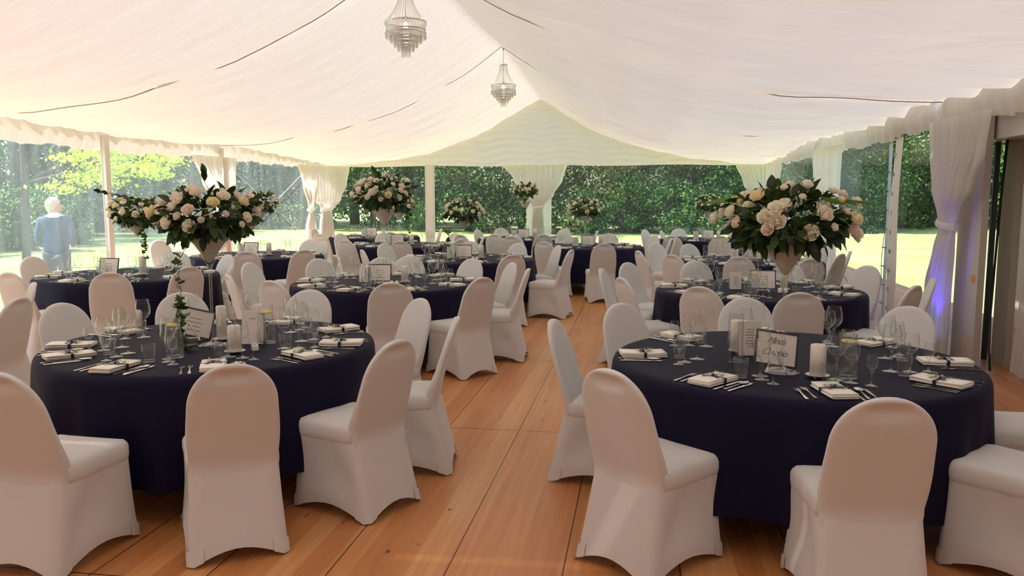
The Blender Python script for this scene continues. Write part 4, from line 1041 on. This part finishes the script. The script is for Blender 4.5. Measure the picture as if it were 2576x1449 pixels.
# yellow green tree reaching over the left lawn
o = link('yellow_tree', None, None, (-14.6, 17.5, -.125)); tag(o, 'sunlit yellow green tree whose branches hang above the left lawn', 'tree', 'trees around the lawn')
r = random.Random(5); mb = MB()
for c in [(1.37, -0.25, 1.9), (1.6, 0.0, 2.15), (1.82, 0.25, 2.38), (1.57, -0.25, 2.57), (1.99, 0.0, 2.7), (2.23, 0.25, 2.88), (2.45, -0.25, 2.7), (2.32, 0.0, 2.29), (2.59, 0.25, 2.56), (2.79, -0.25, 2.38), (3.11, 0.0, 2.79), (3.4, 0.25, 2.65), (3.58, -0.25, 2.27), (3.84, 0.0, 2.51), (3.28, 0.25, 2.28), (2.46, -0.25, 2.06), (3.02, 0.0, 2.92), (3.62, 0.25, 2.96), (0, 0.3, 4.1), (-1, 0.4, 4.3), (1.8, 0.4, 4.0), (0, 0, 4.8), (1, 0.2, 5)]:
    for k in range(150):
        d = Vector((r.gauss(0, .22), r.gauss(0, .3), r.gauss(0, .085))); p = Vector(c) + d; s = r.uniform(.05, .11)
        mb.add([(0, -s * .6, 0), (s * .4, 0, s * .1), (0, s * .7, 0), (-s * .4, 0, s * .1)], [(0, 1, 2), (0, 2, 3)], Matrix.Translation(p) @ look_rot((r.uniform(-1, 1), r.uniform(-1, 1), r.uniform(-.2, 1)), r.uniform(0, 6)))
link('foliage', mb.mesh('foliage', 'tree_y', False), o)
mb = MB(); mb.tube([(0, 0, 0), (.1, 0, 1.8), (0, .1, 4.6)], [.1, .08, .03], 8)
for q in [(-1.8, -.9, 2.7), (2.6, .4, 2.9), (.9, .5, 3.6), (3.3, .1, 2.6), (-1, .4, 4.2)]: mb.tube([(.08, 0, 2.0), (q[0] * .5, q[1] * .5, q[2] * .9), q], [.05, .035, .01], 6)
link('trunk', mb.mesh('trunk', 'bark'), o)
# bushes
BU = [crown('tree_b', 31, 1.9, 1.3, .1, 5200, .09, 24), crown('tree_a', 32, 2.2, 1.4, .1, 5200, .09, 24)]
def bush(x, y, k, s, label):
    o = link('bush', None, None, (x, y, -.125)); o.rotation_euler.z = rt.uniform(0, 6); o.scale = (s,) * 3
    link('foliage', BU[k], o); mb = MB()
    for q in range(5): mb.tube([(0, 0, 0), (.25 * math.cos(q * 1.3), .25 * math.sin(q * 1.3), 1.1)], [.03, .01], 5)
    link('stems', mb.mesh('stems', 'bark'), o); tag(o, label, 'bush', 'bushes along the lawn')
for i, (x, y, k, s) in enumerate([(-4.6, 36.4, 0, .8), (-2.6, 36, 0, .9), (-.8, 37.2, 0, 1.15), (1.0, 37.5, 0, 1.2), (3.0, 37.6, 0, 1.0), (5.2, 38.0, 1, 1.0), (7.6, 38.5, 1, 1.1), (-7, 37, 1, .9), (-10, 38, 0, .8), (9.8, 39.5, 1, 1.1)]):
    bush(x, y, k, s, 'low green bush before the back trees, %s of that row' % ordn[i])
for i, (x, y, k, s) in enumerate([(-19.2, 20.0, 0, .95), (-18.6, 22.6, 0, .95), (-20.0, 17.6, 0, 1.0), (-19.4, 25.2, 0, .8)]):
    bush(x, y, k, s, 'hedge bush beyond the left wall behind the person, %s in line' % ordn[i])

# ------------------------------------------------------------------ the person outside
def skinobj(name, verts, edges, radii, mat, parent, root=0, sub=1, extra=None):
    me = bpy.data.meshes.new(name); me.from_pydata(verts, edges, []); me.materials.append(M[mat])
    o = link(name, me, parent); m = o.modifiers.new('skin', 'SKIN')
    for i, rr in enumerate(radii):
        sv = me.skin_vertices[0].data[i]; sv.radius = rr if isinstance(rr, tuple) else (rr, rr); sv.use_root = (i == root)
    m.use_smooth_shade = True
    s = o.modifiers.new('sub', 'SUBSURF'); s.levels = sub; s.render_levels = sub + 1
    return o
pp = link('person', None, None, (-8.62, 10.95, -.125)); pp.rotation_euler.z = YAW + .42
tag(pp, 'person with short white blond hair in a blue jacket outside the left clear wall', 'person')
# local frame: +y is where the body faces, x to its right
V = [(0, 0, .92), (0, .01, 1.08), (0, 0, 1.24), (0, -.01, 1.38), (.0, .01, 1.46), (0, .03, 1.52), (.0, .04, 1.60),
     (.17, -.01, 1.36), (.235, -.03, 1.10), (.215, .20, .98), (.20, .27, .96),
     (-.17, -.01, 1.36), (-.235, .0, 1.10), (-.20, .16, .97), (-.18, .23, .96),
     (.09, 0, .86), (.095, .02, .48), (.10, -.01, .09), (-.09, 0, .86), (-.095, .02, .48), (-.10, -.01, .09), (.10, .13, .04), (-.10, .13, .04)]
E_ = [(0, 1), (1, 2), (2, 3), (3, 4), (4, 5), (5, 6), (3, 7), (7, 8), (8, 9), (9, 10), (3, 11), (11, 12), (12, 13), (13, 14), (0, 15), (15, 16), (16, 17), (0, 18), (18, 19), (19, 20), (17, 21), (20, 22)]
RD = [(.15, .11), (.13, .095), (.145, .10), (.12, .085), .05, .058, .088, .055, .042, .033, .025, .055, .042, .033, .025, .085, .058, .04, .085, .058, .04, .032, .032]
body = skinobj('body', V, E_, RD, 'skin', pp)
skinobj('jacket', [(0, 0, .80), V[1], V[2], V[3], (0, 0, 1.42), V[7], V[8], V[9], V[11], V[12], V[13]], [(0, 1), (1, 2), (2, 3), (3, 4), (3, 5), (5, 6), (6, 7), (3, 8), (8, 9), (9, 10)],
        [(.215, .16), (.175, .13), (.175, .125), (.155, .11), (.07, .06), .075, .062, .05, .075, .062, .05], 'jacket', body)
skinobj('trousers', [(0, -.005, 1.0), (.09, -.01, .84), (.095, .02, .48), (.10, -.01, .12), (-.09, -.01, .84), (-.095, .02, .48), (-.10, -.01, .12)], [(0, 1), (1, 2), (2, 3), (0, 4), (4, 5), (5, 6)], [(.18, .145), .115, .08, .068, .115, .08, .068], 'trousers', body)
# head turned to its right
hd = link('head', None, body, (0, .045, 1.565)); hd.rotation_euler = (R(12), 0, -R(75))
hm = MB()
def headf(u, v):
    a = 2 * PI * u; e = -PI / 2 + PI * v; x = .074 * math.cos(e) * math.cos(a); y = .094 * math.cos(e) * math.sin(a); z = .115 * math.sin(e)
    if z < -.03: y += .018 * (y > 0) * (-z - .03) / .08; x *= 1 - .25 * (-z - .03) / .08
    f = math.exp(-((x / .016) ** 2) - ((z + .012) / .022) ** 2) if y > .03 else 0
    y += .022 * f; y -= .006 * math.exp(-(((abs(x) - .03) / .014) ** 2) - ((z - .012) / .012) ** 2) * (y > .04)
    y += .006 * math.exp(-((x / .022) ** 2) - ((z + .052) / .008) ** 2) * (y > .03)
    return (x, y, z)
hm.grid(headf, 40, 32); link('face', hm.mesh('face', 'skin'), hd)
hm = MB()
for s in (-1, 1): hm.lathe([(0, -.003), (.011, -.002), (.009, .004), (0, .005)], 12, Matrix.Translation((s * .030, .080, .012)) @ Matrix.Rotation(-PI / 2, 4, 'X'))
link('eyes', hm.mesh('eyes', 'eye'), hd)
hm = MB()
for s in (-1, 1): hm.lathe([(0, -.006), (.016, -.004), (.022, .004), (.014, .010), (0, .006)], 12, Matrix.Translation((s * .074, -.005, -.005)) @ Matrix.Rotation(s * PI / 2, 4, 'Y') @ Matrix.Scale(1.5, 4, (1, 0, 0)))
link('ears', hm.mesh('ears', 'skin'), hd)
hm = MB()
def hairf(u, v):
    a = 2 * PI * u; e = -.55 + (PI / 2 + .55) * v
    front = max(0, math.sin(a)); lo = -.95 * max(0, -math.sin(a)) ** .5 + .38 * front - .1; e = lo + (PI / 2 - lo) * v
    k = 1.10 + .035 * math.sin(a * 9) * math.cos(e * 7) + .02 * math.sin(a * 23)
    return (.080 * k * math.cos(e) * math.cos(a), -.006 + .100 * k * math.cos(e) * math.sin(a), .012 + .120 * k * math.sin(e))
hm.grid(hairf, 64, 20); link('hair', hm.mesh('hair', 'hair'), hd)
hm = MB(); hm.grid(lambda u, v: ((.062 + .10 * v) * math.cos(2 * PI * u), -.0 + (.055 + .035 * v) * math.sin(2 * PI * u), 1.475 - .07 * v), 32, 4); link('collar', hm.mesh('collar', 'shirt'), body)
for s in (-1, 1):
    w = Vector((.20, .255, .965)) if s > 0 else Vector((-.18, .215, .965))
    hm = MB(); el = Vector(V[9] if s > 0 else V[13]); hm.tube([el, w], [.048, .043], 12); link('cuff', hm.mesh('cuff', 'shirt'), body)
    hv = [w, w + Vector((0, .06, -.005)), w + Vector((0, .10, -.01))]; he = [(0, 1), (1, 2)]; hr = [.022, (.036, .016), (.036, .014)]
    for q, (dx, L) in enumerate(((-.027, .06), (-.009, .07), (.009, .066), (.027, .052))):
        b0 = len(hv); hv += [w + Vector((dx, .115, -.012)), w + Vector((dx * 1.05, .115 + L * .55, -.022)), w + Vector((dx * 1.05, .115 + L, -.045))]; he += [(2, b0), (b0, b0 + 1), (b0 + 1, b0 + 2)]; hr += [.0095, .0085, .0075]
    b0 = len(hv); hv += [w + Vector((-s * .035, .045, -.005)), w + Vector((-s * .055, .075, -.015)), w + Vector((-s * .058, .10, -.02))]; he += [(1, b0), (b0, b0 + 1), (b0 + 1, b0 + 2)]; hr += [.012, .010, .008]
    skinobj('hand', [tuple(q) for q in hv], he, hr, 'skin', body)
    hm = MB(); hm.lathe([(0, 0), (.05, 0), (.052, .02), (.045, .06), (.03, .09), (0, .10)], 16, Matrix.Translation((s * .10, .05, .0)) @ Matrix.Scale(2.3, 4, (0, 1, 0))); link('shoe', hm.mesh('shoe', 'shoe'), body)

# ------------------------------------------------------------------ light
w = bpy.data.worlds.new('world'); sc.world = w; w.use_nodes = True; nt = w.node_tree
bg = nt.nodes['Background']; sky = nt.nodes.new('ShaderNodeTexSky'); sky.sky_type = 'NISHITA'; sky.sun_disc = False
SUN_E, SUN_A = R(57), R(-98)          # azimuth measured from +Y towards +X
sky.sun_elevation = SUN_E; sky.sun_rotation = SUN_A; sky.air_density = 1.0; sky.dust_density = 1.5; sky.ozone_density = 1
nt.links.new(sky.outputs[0], bg.inputs[0]); bg.inputs[1].default_value = .52
sd = bpy.data.lights.new('sun', 'SUN'); sd.energy = 11.0; sd.angle = R(1.0); sd.color = (1, .95, .87)
so = link('sun', sd); dirv = Vector((math.sin(SUN_A) * math.cos(SUN_E), math.cos(SUN_A) * math.cos(SUN_E), math.sin(SUN_E))); so.rotation_euler = dirv.to_track_quat('Z', 'Y').to_euler()
